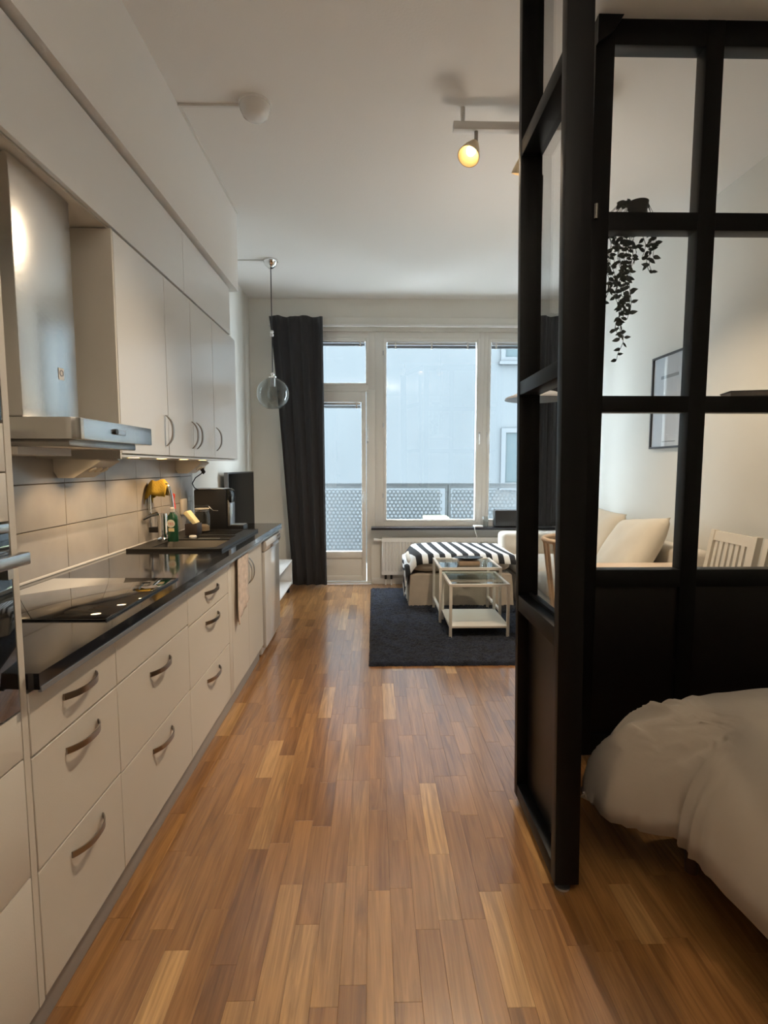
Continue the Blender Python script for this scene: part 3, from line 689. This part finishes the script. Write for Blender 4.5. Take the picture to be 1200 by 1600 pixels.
single('wall_socket', B(XL + .011, XL + .03, 3.72, 3.82, 1.02, 1.13), 'plasticbeige', 'pale wall socket on the tiles behind the jar', 'socket', bev=.006)
# towel
def tow(s, t):
    y = 2.90 + .27 * s; z = .845 - t * (.37 - .09 * s + .01 * math.sin(9 * s))
    return (XFR + .017 + .006 * math.sin(11 * s + 2 * t) * (.3 + t) + .004 * math.sin(23 * s), y + .012 * math.sin(5 * t + 1), z)
o = single('tea_towel', MB().grid(26, 24, tow), 'towel', 'pale printed tea towel hanging on the sink cabinet door', 'towel'); solid(o, .004)

# ================================================================== ceiling fittings
sd = thing('ceiling_outlet_dome', 'white dome on the ceiling at the end of the cable trunking', 'ceiling outlet', (-.605, 2.87, 3.14))
part('dome', MB().lathe([(0, 3.128), (.035, 3.132), (.062, 3.15), (.076, 3.18), (.078, 3.196), (.078, ZC)], (-.605, 2.87, 0), 28), 'whitegloss', sd)
part('base_ring', MB().lathe([(.082, 3.198), (.082, ZC)], (-.605, 2.87, 0), 28), 'white', sd)
single('cable_trunking', MB().box(-1.0, -.68, 2.872, 2.886, ZC - .012, ZC).box(-1.0, -.988, 2.886, 4.03, ZC - .012, ZC), 'cable', 'thin white cable trunking along the ceiling and soffit edge', 'cable')
pl = thing('pendant_lamp', 'clear glass globe pendant hanging in front of the dark curtain', 'lamp', (-.925, 4.92, 1.88))
part('canopy', MB().lathe([(0, 3.135), (.02, 3.137), (.05, 3.16), (.062, 3.19), (.066, 3.192), (.066, ZC)], (-.925, 4.92, 0), 28), 'chrome', pl)
part('cord', MB().tube([(-.925, 4.92, 3.14), (-.925, 4.92, 2.20)], .0045, 8), 'blackplastic', pl)
kn = part('cord_knot', MB().lathe([(0, 2.535), (.014, 2.54), (.017, 2.555), (.010, 2.565), (.017, 2.575), (.014, 2.59), (0, 2.595)], (-.925, 4.92, 0), 14), 'white', pl)
prof = [(.147 * math.sin(a), 2.026 + .147 * math.cos(a)) for a in [.22 + (2.72 - .22) * k / 22 for k in range(23)]]
gl = part('glass_globe', MB().lathe(prof + [(r * .985, z) for r, z in reversed(prof)], (-.925, 4.92, 0), 40, closed=True), 'smoke', pl)
part('globe_cap', MB().lathe([(.034, 2.165), (.034, 2.178), (.012, 2.186), (.012, 2.195), (.018, 2.203), (.012, 2.212), (0, 2.214)], (-.925, 4.92, 0), 20), 'chrome', pl)
part('lamp_holder', MB().lathe([(.02, 2.09), (.022, 2.10), (.022, 2.165), (0, 2.166)], (-.925, 4.92, 0), 18), 'silver', pl)
part('bulb', MB().lathe([(0, 1.965), (.03, 1.972), (.052, 2.0), (.055, 2.025), (.045, 2.055), (.022, 2.085), (.018, 2.10)], (-.925, 4.92, 0), 24), 'jarglass', pl)
single('lamp_cable', MB().tube([(-.99, 4.92, ZC - .006), (XL, 4.92, ZC - .006)], .005, 8), 'cable', 'white lamp cable across the ceiling to the left wall', 'cable')
# track light
tl = thing('track_light', 'white ceiling track with lit spotlights', 'lamp', (.95, 2.88, 3.0))
part('bar', B(.415, 1.19, 2.86, 2.90, 3.095, 3.135), 'white', tl, bev=.003)
for xx in (.464, 1.14): part('mounting_rod', MB().cyl((xx, 2.88, 3.135), (xx, 2.88, ZC), .012), 'white', tl)
def spothead(cx, cy, aim, energy, spot=95):
    top = Vector((cx, cy, 3.045)); c = Vector((cx - .01, cy - .005, 3.03)); d = (Vector(aim) - c).normalized()
    st_ = part('stem', MB().cyl((cx, 2.88, 3.095), tuple(top), .010, n=12), 'darkchrome', tl)
    Mq = d.to_track_quat('Z', 'Y').to_matrix().to_4x4()
    sh = part('shade', MB().lathe([(.018, -.01), (.024, 0), (.032, .02), (.044, .05), (.055, .085), (.058, .10), (.054, .10), (.050, .085), (.040, .052), (.028, .022), (.0, .01)], c, 28, Mq), 'spotshade', tl)
    bl = part('bulb', MB().lathe([(0.012, .015), (.022, .035), (.026, .052), (.022, .068), (.012, .076), (0, .078)], c, 18, Mq), 'bulb', sh)
    light('spot_lamp', 'SPOT', tuple(c + d * .095), energy, WARM, tl, .025, aim=tuple(c + d * 2), spot=spot, blend=.9)
spothead(.535, 2.88, (-.62, 1.6, .4), 130, 84)
spothead(.83, 2.95, (.40, 4.3, 0.), 120, 108)
spothead(1.12, 2.88, (2.35, 3.6, .2), 115, 80)
# unseen lamp added behind the viewer to brighten ceiling, soffit and foreground
hl = thing('added_ceiling_lamp', 'round white uplight added out of view behind the camera', 'lamp', (0.05, -.45, 2.95))
part('base', MB().lathe([(.09, ZC - .03), (.09, ZC)], (0.05, -.45, 0), 24), 'white', hl)
part('shade', MB().lathe([(0, 2.54), (.10, 2.55), (.19, 2.60), (.185, 2.605), (.10, 2.56), (0, 2.55)], (0.05, -.45, 0), 28), 'white', hl)
part('rod', MB().cyl((0.05, -.45, 2.55), (0.05, -.45, ZC), .006), 'white', hl)
light('added_uplight', 'SPOT', (0.05, -.45, 2.62), 112, (1, .87, .72), hl, .08, aim=(0.05, -.45, 3.2), spot=165, blend=.4)

# ================================================================== living area
def curt(x0t, x1t, x0b, x1b, z0, z1, y, n, amp):
    def f(s, t):
        k = t ** .8; x0 = x0t + (x0b - x0t) * k; x1 = x1t + (x1b - x1t) * k
        ph = 2 * PI * n * (s + .02 * math.sin(4 * s + 2 * t))
        return (x0 + (x1 - x0) * s + .012 * math.sin(ph * 2) * t, y + amp * (.45 + .55 * t) * math.sin(ph) + .004 * math.sin(2.3 * ph + 4 * t), z1 + (z0 - z1) * t + (.008 * math.sin(ph * .5) * (1 - t)))
    return MB().grid(110, 30, f)
o = single('curtain', curt(-1.135, -.555, -.93, -.53, .02, 2.985, YB - .115, 4, .035), 'curtain', 'long dark curtain reaching the floor beside the balcony door', 'curtain', 'dark curtains'); solid(o, .004)
o = single('curtain', curt(1.80, 2.28, 1.82, 2.29, .69, 2.985, YB - .17, 5, .015), 'curtain', 'shorter dark curtain at the right end of the windows', 'curtain', 'dark curtains'); solid(o, .004)
# radiator
rd = thing('radiator', 'white panel radiator under the window', 'radiator', (.8, YB - .09, .12))
part('back_panel', B(.09, 1.55, YB - .075, YB - .03, .125, .54), 'radiator', rd, bev=.004)
mb = MB(); N = 39; w_ = (1.55 - .09) / N
poly = [(.09, YB - .075)]
for k in range(N):
    a = .09 + k * w_; poly += [(a + w_ * .12, YB - .070), (a + w_ * .28, YB - .096), (a + w_ * .62, YB - .096), (a + w_ * .78, YB - .070)]
poly.append((1.55, YB - .075))
mb = MB(); base = len(mb.v)
for (a, b) in poly: mb.v += [(a, b, .165), (a, b, .50)]
for i in range(len(poly) - 1): mb.f.append((2 * i, 2 * i + 2, 2 * i + 3, 2 * i + 1))
mb.box(.09, 1.55, YB - .092, YB - .07, .50, .542); mb.box(.09, 1.55, YB - .092, YB - .07, .122, .165)
part('front_panel', mb, 'radiator', rd, smooth=False)
part('top_grille', B(.095, 1.545, YB - .088, YB - .03, .542, .548), 'radiator', rd)
part('valve', MB().tube([(.088, YB - .06, .52), (.05, YB - .06, .52), (.0, YB - .06, .522)], [.012, .018, .020], 12), 'white', rd)
for xx in (.135, .20):
    part('pipe', MB().tube([(xx, YB - .055, .0), (xx, YB - .055, .125)], .009, 10), 'white', rd)
    part('collar', MB().tube([(xx, YB - .055, .068), (xx, YB - .055, .12)], .014, 10), 'blackplastic', rd)
# things on the sill
single('black_speaker', B(1.36, 1.85, YB - .14, YB - .03, .6725, .872), 'blackplastic', 'black rounded box standing on the windowsill', 'speaker', bev=.022, seg=4)
single('router', B(1.13, 1.235, YB - .13, YB - .05, .6725, .69), 'white', 'flat white router on the windowsill', 'router', bev=.006)
single('drinking_glass', MB().lathe([(0, .673), (.026, .673), (.036, .79), (.034, .79), (.025, .68), (0, .68)], (1.275, YB - .07, 0), 22), 'jarglass', 'small clear glass on the windowsill beside the router', 'glass')
single('router_cable', MB().tube([(1.14, YB - .13, .685), (1.13, YB - .165, .675), (1.14, YB - .168, .62), (1.17, YB - .165, .55)], .004, 8), 'white', 'white cable hanging from the router over the sill edge', 'cable')
# tv bench and tv
tb = thing('tv_bench', 'low white open tv bench along the left wall beyond the dishwasher', 'bench', (-1.13, 5.12, 0))
part('top_board', B(-1.36, -.89, 4.6, 5.66, .33, .352), 'white', tb, bev=.002)
part('bottom_board', B(-1.36, -.89, 4.6, 5.66, .09, .112), 'white', tb, bev=.002)
for y0 in (4.6, 5.638): part('end_panel', B(-1.36, -.892, y0, y0 + .022, .112, .33), 'white', tb)
part('back_board', B(-1.36, -1.345, 4.622, 5.638, .112, .33), 'white', tb)
for xx in (-1.32, -.93):
    for yy in (4.66, 5.60): part('foot', MB().cyl((xx, yy, 0), (xx, yy, .09), .018), 'blackplastic', tb)
single('media_box', B(-1.12, -.96, 5.02, 5.22, .1125, .145), 'silver', 'small pale media box on the lower bench shelf', 'box', bev=.006)
tv = thing('television', 'black flat television on the left wall above the bench', 'television', (-1.31, 5.22, .3525))
part('housing', B(-1.335, -1.30, 4.72, 5.72, .72, 1.305), 'blackplastic', tv, bev=.004)
part('screen', B(-1.3005, -1.2985, 4.735, 5.705, .74, 1.292), 'tvscreen', tv)
part('stand_neck', B(-1.33, -1.305, 5.12, 5.32, .36, .73), 'blackplastic', tv)
part('stand_base', B(-1.35, -1.17, 5.0, 5.44, .3525, .362), 'blackplastic', tv, bev=.003)
part('side_edge', B(-1.336, -1.3, 4.7165, 4.7195, .72, 1.305), 'greybox', tv)
# rug
def rugf(s, t):
    x = -.035 + 1.83 * s; y = 3.475 + 2.215 * t
    e = min(s * 1.83, (1 - s) * 1.83, t * 2.2, (1 - t) * 2.2); h = .026 * min(1, e / .02) ** .5
    h *= .72 + .5 * random.random(); 
    if e <= 0: h = .001
    return (x + random.uniform(-.004, .004), y + random.uniform(-.004, .004), .0008 + h)
rg = single('rug', MB().grid(230, 270, rugf), 'rug', 'dark navy shaggy rug under the coffee tables', 'rug', angle=180)
# coffee tables
def ctable(label, x0, x1, y0, y1, h, shelf):
    r = thing('coffee_table', label, 'table', ((x0 + x1) / 2, (y0 + y1) / 2, .022), 'nesting coffee tables on the rug'); w = .022
    for a in (x0, x1 - w):
        for b in (y0, y1 - w): part('leg', B(a, a + w, b, b + w, .022, h - .02), 'tablewhite', r, bev=.001)
    mb = MB(); mb.box(x0, x1, y0, y0 + w, h - .02, h); mb.box(x0, x1, y1 - w, y1, h - .02, h); mb.box(x0, x0 + w, y0 + w, y1 - w, h - .02, h); mb.box(x1 - w, x1, y0 + w, y1 - w, h - .02, h)
    part('top_frame', mb, 'tablewhite', r)
    part('glass_top', B(x0 + w - .004, x1 - w + .004, y0 + w - .004, y1 - w + .004, h - .012, h - .006), 'tableglass', r)
    if shelf: part('shelf', B(x0 + .002, x1 - .002, y0 + .002, y1 - .002, shelf - .018, shelf), 'tablewhite', r, bev=.002)
    else:
        part('side_bar', B(x0, x0 + w, y0 + w, y1 - w, .12, .138), 'tablewhite', r); part('side_bar', B(x1 - w, x1, y0 + w, y1 - w, .12, .138), 'tablewhite', r)
    return r
ctable('lower white nesting coffee table with glass top, nearest the viewer', .588, 1.062, 4.0, 4.5, .447, .115)
ctable('taller white glass coffee table behind, with a black bowl on it', .555, 1.09, 4.38, 4.885, .502, None)
bx = single('wooden_box', B(.745, .925, 4.50, 4.64, .4965, .535), 'brownbox', 'brown wooden box under the black oval bowl', 'box', bev=.004)
ovb = MB().lathe([(0, .536), (.05, .536), (.11, .552), (.13, .560), (.125, .562), (.10, .556), (0, .545)], (.835, 4.57, 0), 32); ovb.v = [(.835 + (x - .835) * 1.0, 4.57 + (y - 4.57) * .6, z) for x, y, z in ovb.v]
single('oval_bowl', ovb, 'blackgloss', 'shallow black oval bowl on the taller coffee table', 'bowl')
single('round_coaster', MB().lathe([(0, .497), (.055, .497), (.058, .505), (.055, .515), (0, .516)], (.89, 4.78, 0), 26), 'cork', 'round brown coaster at the back of the taller table', 'coaster')
single('remote_control', B(.73, .84, 4.77, 4.81, .4965, .512), 'white', 'small white remote control behind the black bowl', 'remote', bev=.004)
# footstool and blanket
fs = thing('footstool', 'beige upholstered footstool with loose skirt', 'footstool', (.83, 5.33, .02))
FX0, FX1, FY0, FY1 = .345, 1.33, 4.955, 5.74
def skirt():
    m = MB(); n = 120; per = []
    for i in range(n):
        t = i / n * 4; k = int(t); q = t - k; a = [(FX0, FY0), (FX1, FY0), (FX1, FY1), (FX0, FY1)][k]; b = [(FX1, FY0), (FX1, FY1), (FX0, FY1), (FX0, FY0)][k]
        per.append((a[0] + (b[0] - a[0]) * q, a[1] + (b[1] - a[1]) * q, i))
    cx, cy = (FX0 + FX1) / 2, (FY0 + FY1) / 2
    for z, e in ((.02, .012), (.12, .006), (.22, .0), (.32, -.004), (.33, -.03)):
        for (a, b, i) in per:
            f = 1 + (e + (.006 * math.sin(i * 1.9) + .004 * math.sin(i * .7)) * (1 if z < .3 else .2)) / .5
            m.v.append((cx + (a - cx) * f, cy + (b - cy) * f, z))
    for r_ in range(4):
        for i in range(n): m.f.append((r_ * n + i, r_ * n + (i + 1) % n, (r_ + 1) * n + (i + 1) % n, (r_ + 1) * n + i))
    m.f.append(tuple(4 * n + i for i in range(n))); m.f.append(tuple(reversed(range(n))))
    return m
part('skirt', skirt(), 'fabric_stool', fs)
def puff(x0, x1, y0, y1, z0, z1, n=6.0, nu=36, nv=20):
    m = MB(); cx, cy, cz = (x0 + x1) / 2, (y0 + y1) / 2, (z0 + z1) / 2
    sp_ = lambda c, e: math.copysign(abs(c) ** e, c)
    def f(s, t):
        u = -PI + 2 * PI * s; v = -PI / 2 + PI * t; e1 = 2 / n; e2 = .75
        return (cx + (x1 - x0) / 2 * sp_(math.cos(v), e2 * .6) * sp_(math.cos(u), e1), cy + (y1 - y0) / 2 * sp_(math.cos(v), e2 * .6) * sp_(math.sin(u), e1), cz + (z1 - z0) / 2 * sp_(math.sin(v), e2))
    return m.grid(nu, nv, f)
part('seat_cushion', puff(FX0 - .012, FX1 + .012, FY0 - .012, FY1 + .01, .325, .485), 'fabric_stool', fs, angle=60)
# striped blanket
BL = []
def blk(s, t):
    a = s * 1.22 - .20     # arc length along x, negative hangs over the left end
    yy = FY0 - .03 + .80 * t
    x = FX0 + a; edge = max(0., .10 - a)
    z = .497 + .018 * math.sin(PI * min(1, max(0, a) / 1.0)) - .10 * (max(0, .10 - max(a, 0)) / .10) ** 2 + .004 * math.sin(9 * a + 5 * t)
    if a < 0: x = FX0 - .028 + .03 * math.sin(5 * t + 1) * a * 5; z = .395 + a * (1.0 if t < .55 else .8) + .012 * math.sin(12 * t)
    fy = t * .80
    if fy < .07: z -= .075 * (1 - fy / .07) ** 1.6
    yy = max(yy, FY0 - .028)
    BL.append(a + .06 * t)
    return (x, yy, z)
bmb = MB().grid(90, 40, blk)
bo = single('striped_blanket', bmb, 'stripes', 'black and white striped blanket spread over the footstool', 'blanket', angle=180)
at = bo.data.attributes.new('arc', 'FLOAT', 'POINT'); at.data.foreach_set('value', [v + 1 for v in BL]); solid(bo, .008, 1)
# sofa
sf = thing('sofa', 'cream sofa along the right wall behind the glass partition', 'sofa', (1.85, 4.6, 0))
SX0 = 1.372
part('base', B(SX0 + .02, 2.325, 3.52, 5.70, .03, .30), 'fabric_sofa', sf, bev=.02)
for a, b in ((3.74, 4.62), (4.625, 5.50)): part('seat_cushion', puff(SX0, 2.05, a, b, .28, .46), 'fabric_sofa', sf, angle=60)
part('back', B(2.12, 2.335, 3.50, 5.72, .05, .78), 'fabric_sofa', sf, bev=.04, seg=3)
for a, b in ((5.48, 5.74), (3.50, 3.75)): part('armrest', B(SX0 - .01, 2.335, a, b, .03, .655), 'fabric_sofa', sf, bev=.05, seg=4)
for xx in (SX0 + .08, 2.25):
    for yy in (3.58, 5.64): part('leg', MB().cyl((xx, yy, 0), (xx, yy, .035), .025), 'bedwood', sf)
def pillow(name, label, w, h, th, loc, rot, mat, group):
    m = MB()
    def side(sg):
        def f(s, t):
            u = 2 * s - 1; v = 2 * t - 1; k = ((1 - u ** 4) * (1 - v ** 4)) ** .55; e = 1 - .06 * (1 - abs(u) ** 2) * abs(v) ** 3; e2 = 1 - .06 * (1 - abs(v) ** 2) * abs(u) ** 3
            return (sg * th / 2 * k + .006 * math.sin(7 * u + 5 * v) * k, u * w / 2 * e2, v * h / 2 * e)
        return f
    m.grid(22, 18, side(1)); m.grid(22, 18, side(-1))
    me = mesh(name, m, angle=180); bm = bmesh.new(); bm.from_mesh(me); bmesh.ops.remove_doubles(bm, verts=bm.verts, dist=.0005); bmesh.ops.recalc_face_normals(bm, faces=bm.faces); bm.to_mesh(me); bm.free()
    o = obj(name, me, mat, None, loc); o.rotation_euler = rot; ORG[o] = Vector(loc)
    return tag(o, label, 'cushion', group)
pillow('sofa_cushion', 'cream back cushion at the window end of the sofa', .62, .56, .20, (2.02, 5.22, .70), (0, math.radians(20), 0), 'fabric_pillow', 'cushions on the sofa')
pillow('sofa_cushion', 'pale cream cushion in the middle of the sofa back', .60, .56, .20, (2.0, 4.68, .72), (math.radians(4), math.radians(24), math.radians(6)), 'fabric_pillow', 'cushions on the sofa')
pillow('sofa_cushion', 'large cream cushion lying back at the near sofa end', .78, .60, .22, (1.96, 3.99, .70), (math.radians(-8), math.radians(30), math.radians(-8)), 'fabric_pillow', 'cushions on the sofa')
# picture
pc = thing('framed_picture', 'thin dark framed pale print on the right wall above the sofa', 'picture', (XR - .012, 4.19, 1.505))
mb = MB(); y0, y1, z0, z1 = 3.93, 4.425, 1.505, 2.25
mb.box(XR - .026, XR - .001, y0, y0 + .016, z0, z1).box(XR - .026, XR - .001, y1 - .016, y1, z0, z1).box(XR - .026, XR - .001, y0 + .016, y1 - .016, z0, z0 + .016).box(XR - .026, XR - .001, y0 + .016, y1 - .016, z1 - .016, z1)
part('frame', mb, 'picdark', pc)
pp = part('print', B(XR - .012, XR - .002, y0 + .014, y1 - .014, z0 + .014, z1 - .014), 'paper', pc)
part('grey_band', B(XR - .0125, XR - .012, 4.05, 4.30, 2.06, 2.085), 'greybox', pp); part('grey_line', B(XR - .0125, XR - .012, 4.06, 4.25, 1.555, 1.562), 'greybox', pp)
part('glazing', B(XR - .018, XR - .016, y0 + .014, y1 - .014, z0 + .014, z1 - .014), 'glass', pc)
# dining table and chairs
dt = thing('dining_table', 'light wood dining table behind the glass partition', 'table', (1.66, 2.95, 0))
part('table_top', B(1.33, 1.98, 2.58, 3.315, .715, .742), 'woodlight', dt, bev=.004)
for a in (1.38, 1.93):
    for b in (2.63, 3.265): part('leg', B(a - .025, a + .025, b - .025, b + .025, 0, .715), 'woodlight', dt, bev=.003)
part('apron', B(1.37, 1.94, 2.62, 3.275, .65, .715), 'woodlight', dt)
def slatchair(label, loc, rot):
    r = thing('slatted_chair', label, 'chair', loc, 'white slatted chairs at the dining table', rot=(0, 0, rot)); P = lambda n, m, mt='chairwhite', **k: part(n, m, mt, r, local=True, **k)
    # faces -x locally; the back stands at +x
    P('seat', B(-.22, .20, -.205, .205, .435, .455), bev=.006)
    tx = lambda z: .195 + .085 * max(0, z - .45) / .5
    for s in (-1, 1):
        yy = s * .19
        P('back_leg', MB().add([(tx(z) + a, yy + b, z) for z in (0, .45, .95) for a, b in ((-.018, -.018), (.018, -.018), (.018, .018), (-.018, .018))], [(i * 4 + k, i * 4 + (k + 1) % 4, i * 4 + 4 + (k + 1) % 4, i * 4 + 4 + k) for i in (0, 1) for k in range(4)] + [(3, 2, 1, 0), (8, 9, 10, 11)]))
        P('front_leg', B(-.215, -.178, yy - .018, yy + .018, 0, .435), bev=.003)
    def slat(y0, y1, z0, z1, t=.010): return MB().add([(tx(z) + a, b, z) for z in (z0, z1) for a, b in ((-t, y0), (t, y0), (t, y1), (-t, y1))], [(0, 3, 2, 1), (4, 5, 6, 7), (0, 1, 5, 4), (1, 2, 6, 5), (2, 3, 7, 6), (3, 0, 4, 7)])
    P('top_rail', slat(-.172, .172, .885, .945, .011)); P('lower_rail', slat(-.172, .172, .53, .57, .011))
    for k in range(7):
        c = -.147 + .049 * k; P('slat', slat(c - .013, c + .013, .57, .885, .006))
    P('apron', B(-.20, .19, -.185, .185, .385, .435)); return r
ch = slatchair('pale slatted chair with its back to the right wall, nearer the sofa', (1.955, 3.175, 0), 0)
c2 = copytree(ch, None, (1.955, 2.70, 0)); c2['label'] = 'pale slatted chair at the picture edge, nearer the bed'
bw = thing('round_back_chair', 'wooden chair with curved top rail glimpsed through the narrow glass leaf', 'chair', (1.27, 3.22, 0))
ang = [PI * (.62 + .76 * k / 16) for k in range(17)]
part('top_rail', MB().tube([(1.30 + .235 * math.cos(a), 3.22 + .215 * math.sin(a), .905) for a in ang], [.016] * 17, 10), 'woodlight', bw)
part('seat', MB().lathe([(0, .43), (.20, .43), (.21, .44), (.205, .455), (0, .46)], (1.29, 3.22, 0), 28), 'chairwhite', bw)
for k in range(1, 16, 2):
    a = ang[k]; part('spindle', MB().cyl((1.30 + .17 * math.cos(a), 3.22 + .17 * math.sin(a), .45), (1.30 + .233 * math.cos(a), 3.22 + .213 * math.sin(a), .90), .009, n=8), 'woodlight', bw)
for a in (45, 135, 225, 315):
    q = math.radians(a); part('leg', MB().cyl((1.29 + .20 * math.cos(q), 3.22 + .20 * math.sin(q), 0), (1.29 + .15 * math.cos(q), 3.22 + .15 * math.sin(q), .435), .013, .016, 10), 'woodlight', bw)
dp = thing('disc_pendant', 'flat grey disc pendant lamp against the window', 'lamp', (1.08, 3.5, 1.80))
part('shade', MB().lathe([(.21, 1.80), (.205, 1.812), (.12, 1.845), (.03, 1.865), (0, 1.866), (.0, 1.855), (.11, 1.835), (.20, 1.804)], (1.08, 3.5, 0), 36), 'greybox', dp)
part('cord', MB().cyl((1.08, 3.5, 1.86), (1.08, 3.5, ZC), .004, n=8), 'blackplastic', dp)
light('added_uplight', 'SPOT', (1.08, 3.5, 1.90), 20, (1, .90, .78), dp, .2, aim=(1.08, 3.5, 3.2), spot=160, blend=.4)  # uplight added above the disc to brighten the ceiling and living area
# plant on the partition rail
pp_ = thing('hanging_plant', 'trailing green plant in a dark pot on the partition rail', 'plant', (1.15, 2.368, 2.4445))
part('pot', MB().lathe([(0, 2.4445), (.034, 2.4445), (.043, 2.505), (.039, 2.505), (.03, 2.45), (0, 2.45)], (1.152, 2.37, 0), 20), 'pot', pp_)
part('soil', MB().lathe([(0, 2.498), (.04, 2.498), (.04, 2.49), (0, 2.49)], (1.152, 2.37, 0), 16), 'bedwood', pp_)
lm = MB(); 
lm.add([(0, 0, 0), (.006, .0, .004), (.0085, 0, .012), (.006, 0, .021), (0, 0, .031), (-.006, 0, .021), (-.0085, 0, .012), (-.006, 0, .004), (0, -.003, .014)],
       [(0, 1, 8), (1, 2, 8), (2, 3, 8), (3, 4, 8), (4, 5, 8), (5, 6, 8), (6, 7, 8), (7, 0, 8)])
leafme = mesh('leaf', lm, angle=80); leafme.materials.append(MAT['leaf'])
strands = []
rs = random.Random(3)
ends = [(1.245, 2.235), (1.26, 2.30), (1.03, 2.05), (1.045, 2.10), (1.06, 2.13), (1.02, 2.20), (1.08, 2.16), (1.10, 2.05), (1.125, 1.85), (1.115, 1.94), (1.14, 1.95), (1.15, 2.02), (1.135, 2.12), (1.165, 2.10), (1.18, 2.22), (1.105, 1.98), (1.24, 2.24), (1.255, 2.31), (1.20, 2.29), (1.05, 2.26), (1.09, 2.25)]
nl = 0
stems = MB()
for (ex, ez) in ends:
    y0 = 2.402 + rs.uniform(0, .05); kx = ex + rs.uniform(-.008, .008)
    pts = [Vector((1.152 + rs.uniform(-.02, .02), 2.372, 2.50)), Vector(((1.152 + kx) / 2, 2.39, 2.515)), Vector((kx, y0, 2.455))]
    n = max(2, int((2.45 - ez) / .024))
    for k in range(1, n + 1): pts.append(Vector((kx + (ex - kx) * k / n + .010 * math.sin(k * .9 + ex * 40), y0 + .010 * math.sin(k * 1.1), 2.455 + (ez - 2.455) * k / n)))
    stems.tube(pts, .0012, 5)
    for k, p in enumerate(pts[1:]):
        for q in range(1):
            if nl >= 290: break
            o = bpy.data.objects.new('leaf', leafme); COL.objects.link(o); o.parent = pp_; o.location = p - ORG[pp_]; s_ = rs.uniform(.8, 1.2)
            o.scale = (s_, s_, s_); side = 1 if (k + q) % 2 else -1
            o.rotation_euler = (rs.uniform(-.5, .5), side * rs.uniform(1.2, 2.5), rs.uniform(-.9, .9)); nl += 1
part('stems', stems, 'leaf', pp_)
for k in range(14):
    o = bpy.data.objects.new('leaf', leafme); COL.objects.link(o); o.parent = pp_; a = rs.uniform(0, 2 * PI)
    o.location = Vector((1.152 + rs.uniform(-.085, .085), 2.372 + rs.uniform(-.01, .015), 2.462 + rs.uniform(0, .04))) - ORG[pp_]; o.rotation_euler = (rs.uniform(-.6, .6), rs.choice((-1, 1)) * rs.uniform(.3, 1.6), rs.uniform(-1, 1))
# book on the middle rail
bk = thing('book', 'black book lying on the partition rail at the picture edge', 'book', (1.705, 2.40, 1.672), rot=(0, 0, math.radians(-14)))
part('pages', B(-.088, .098, -.058, .058, .004, .024), 'bookpages', bk, local=True)
part('cover', MB().box(-.092, .10, -.062, .062, 0, .004).box(-.092, .10, -.062, .062, .024, .028).box(.098, .102, -.062, .062, 0, .028), 'bookcover', bk, local=True, bev=.001)

# ================================================================== bed
bd = thing('bed', 'low bed frame with mattress behind the narrow glass leaf', 'bed', (1.65, .6, 0))
part('mattress', B(1.02, 2.30, -1.2, 1.70, .24, .44), 'duvet', bd, bev=.04, seg=3)
part('frame', B(1.03, 2.29, -1.19, 1.69, .14, .24), 'bedwood', bd, bev=.01)
for xx in (1.07, 2.25):
    for yy in (-1.1, 1.64): part('leg', MB().cyl((xx, yy, 0), (xx, yy, .14), .02, .026), 'bedwood', bd)
from mathutils import noise as mn
def sstep(a, b, t): t = min(1, max(0, (t - a) / (b - a))); return t * t * (3 - 2 * t)
DX1, DY0, DY1 = 2.315, -1.25, 1.88
def leftx(y): return .915 - .03 * sstep(1.0, 1.35, y) - .185 * sstep(1.47, 1.62, y)
def duv(s, t):
    g = lambda q: .5 + .5 * math.sin((q - .5) * PI)
    y = DY0 + (DY1 - DY0) * (g(t) * .55 + .45 * t); x0 = leftx(y); x = x0 + (DX1 - x0) * (g(s) * .6 + .4 * s)
    # rounded foot corner of the outline
    rc = .24; cx, cy = x0 + rc, DY1 - rc
    if x < cx and y > cy:
        dv_ = math.hypot(x - cx, y - cy)
        if dv_ > rc: x = cx + (x - cx) * rc / dv_; y = cy + (y - cy) * rc / dv_; dv_ = rc
        d = rc - dv_
    else: d = min(x - x0, DY1 - y)
    d = max(0, min(d, DX1 - x + .3)); R = .27 + .16 * math.exp(-((x - .80) ** 2 + (y - 1.75) ** 2) / .06)
    k = min(1, d / R); f = (1 - (1 - k) ** 2.1) ** (1 / 2.1)
    corner = math.exp(-((x - .80) ** 2 + (y - 1.68) ** 2) / .035)
    hem = .245 - .03 * corner
    top = .60 + .03 * math.sin(PI * min(1, max(0, (x - .9) / 1.3)))
    z = hem + (top - hem) * f
    w_ = mn.noise(Vector((x * 3.2, y * 2.6, 1.3))) * .016 + mn.noise(Vector((x * 8 + y * 5, y * 2, 4.1))) * .007
    cw = math.exp(-((x - .86) ** 2 + (y - 1.60) ** 2) / .030)
    w_ += cw * .020 * (1 - 2 * abs(math.sin(40 * (x * .95 - y * .30) + 3 * mn.noise(Vector((x * 5, y * 5, 2))))) ** .6)
    under = .03 * (1 - k) ** 2
    th = math.atan2(y - 1.45, x - 1.05); cz = math.exp(-((x - .84) ** 2 + (y - 1.62) ** 2) / .05)
    fw_ = cz * sstep(0, .45, 1 - k) * (.5 - abs(math.sin(9 * th + 2.5 * mn.noise(Vector((x * 4, y * 4, 7)))))) * .05
    return (x + under + w_ * .5 * (1 - k) + math.cos(th) * fw_, y - w_ * .2 + math.sin(th) * fw_, z + w_ * (.4 + .6 * k))
dv = single('duvet', MB().grid(170, 190, duv), 'duvet', 'beige duvet spread over the bed with its corner hanging down', 'duvet', angle=180); solid(dv, .018, -1)
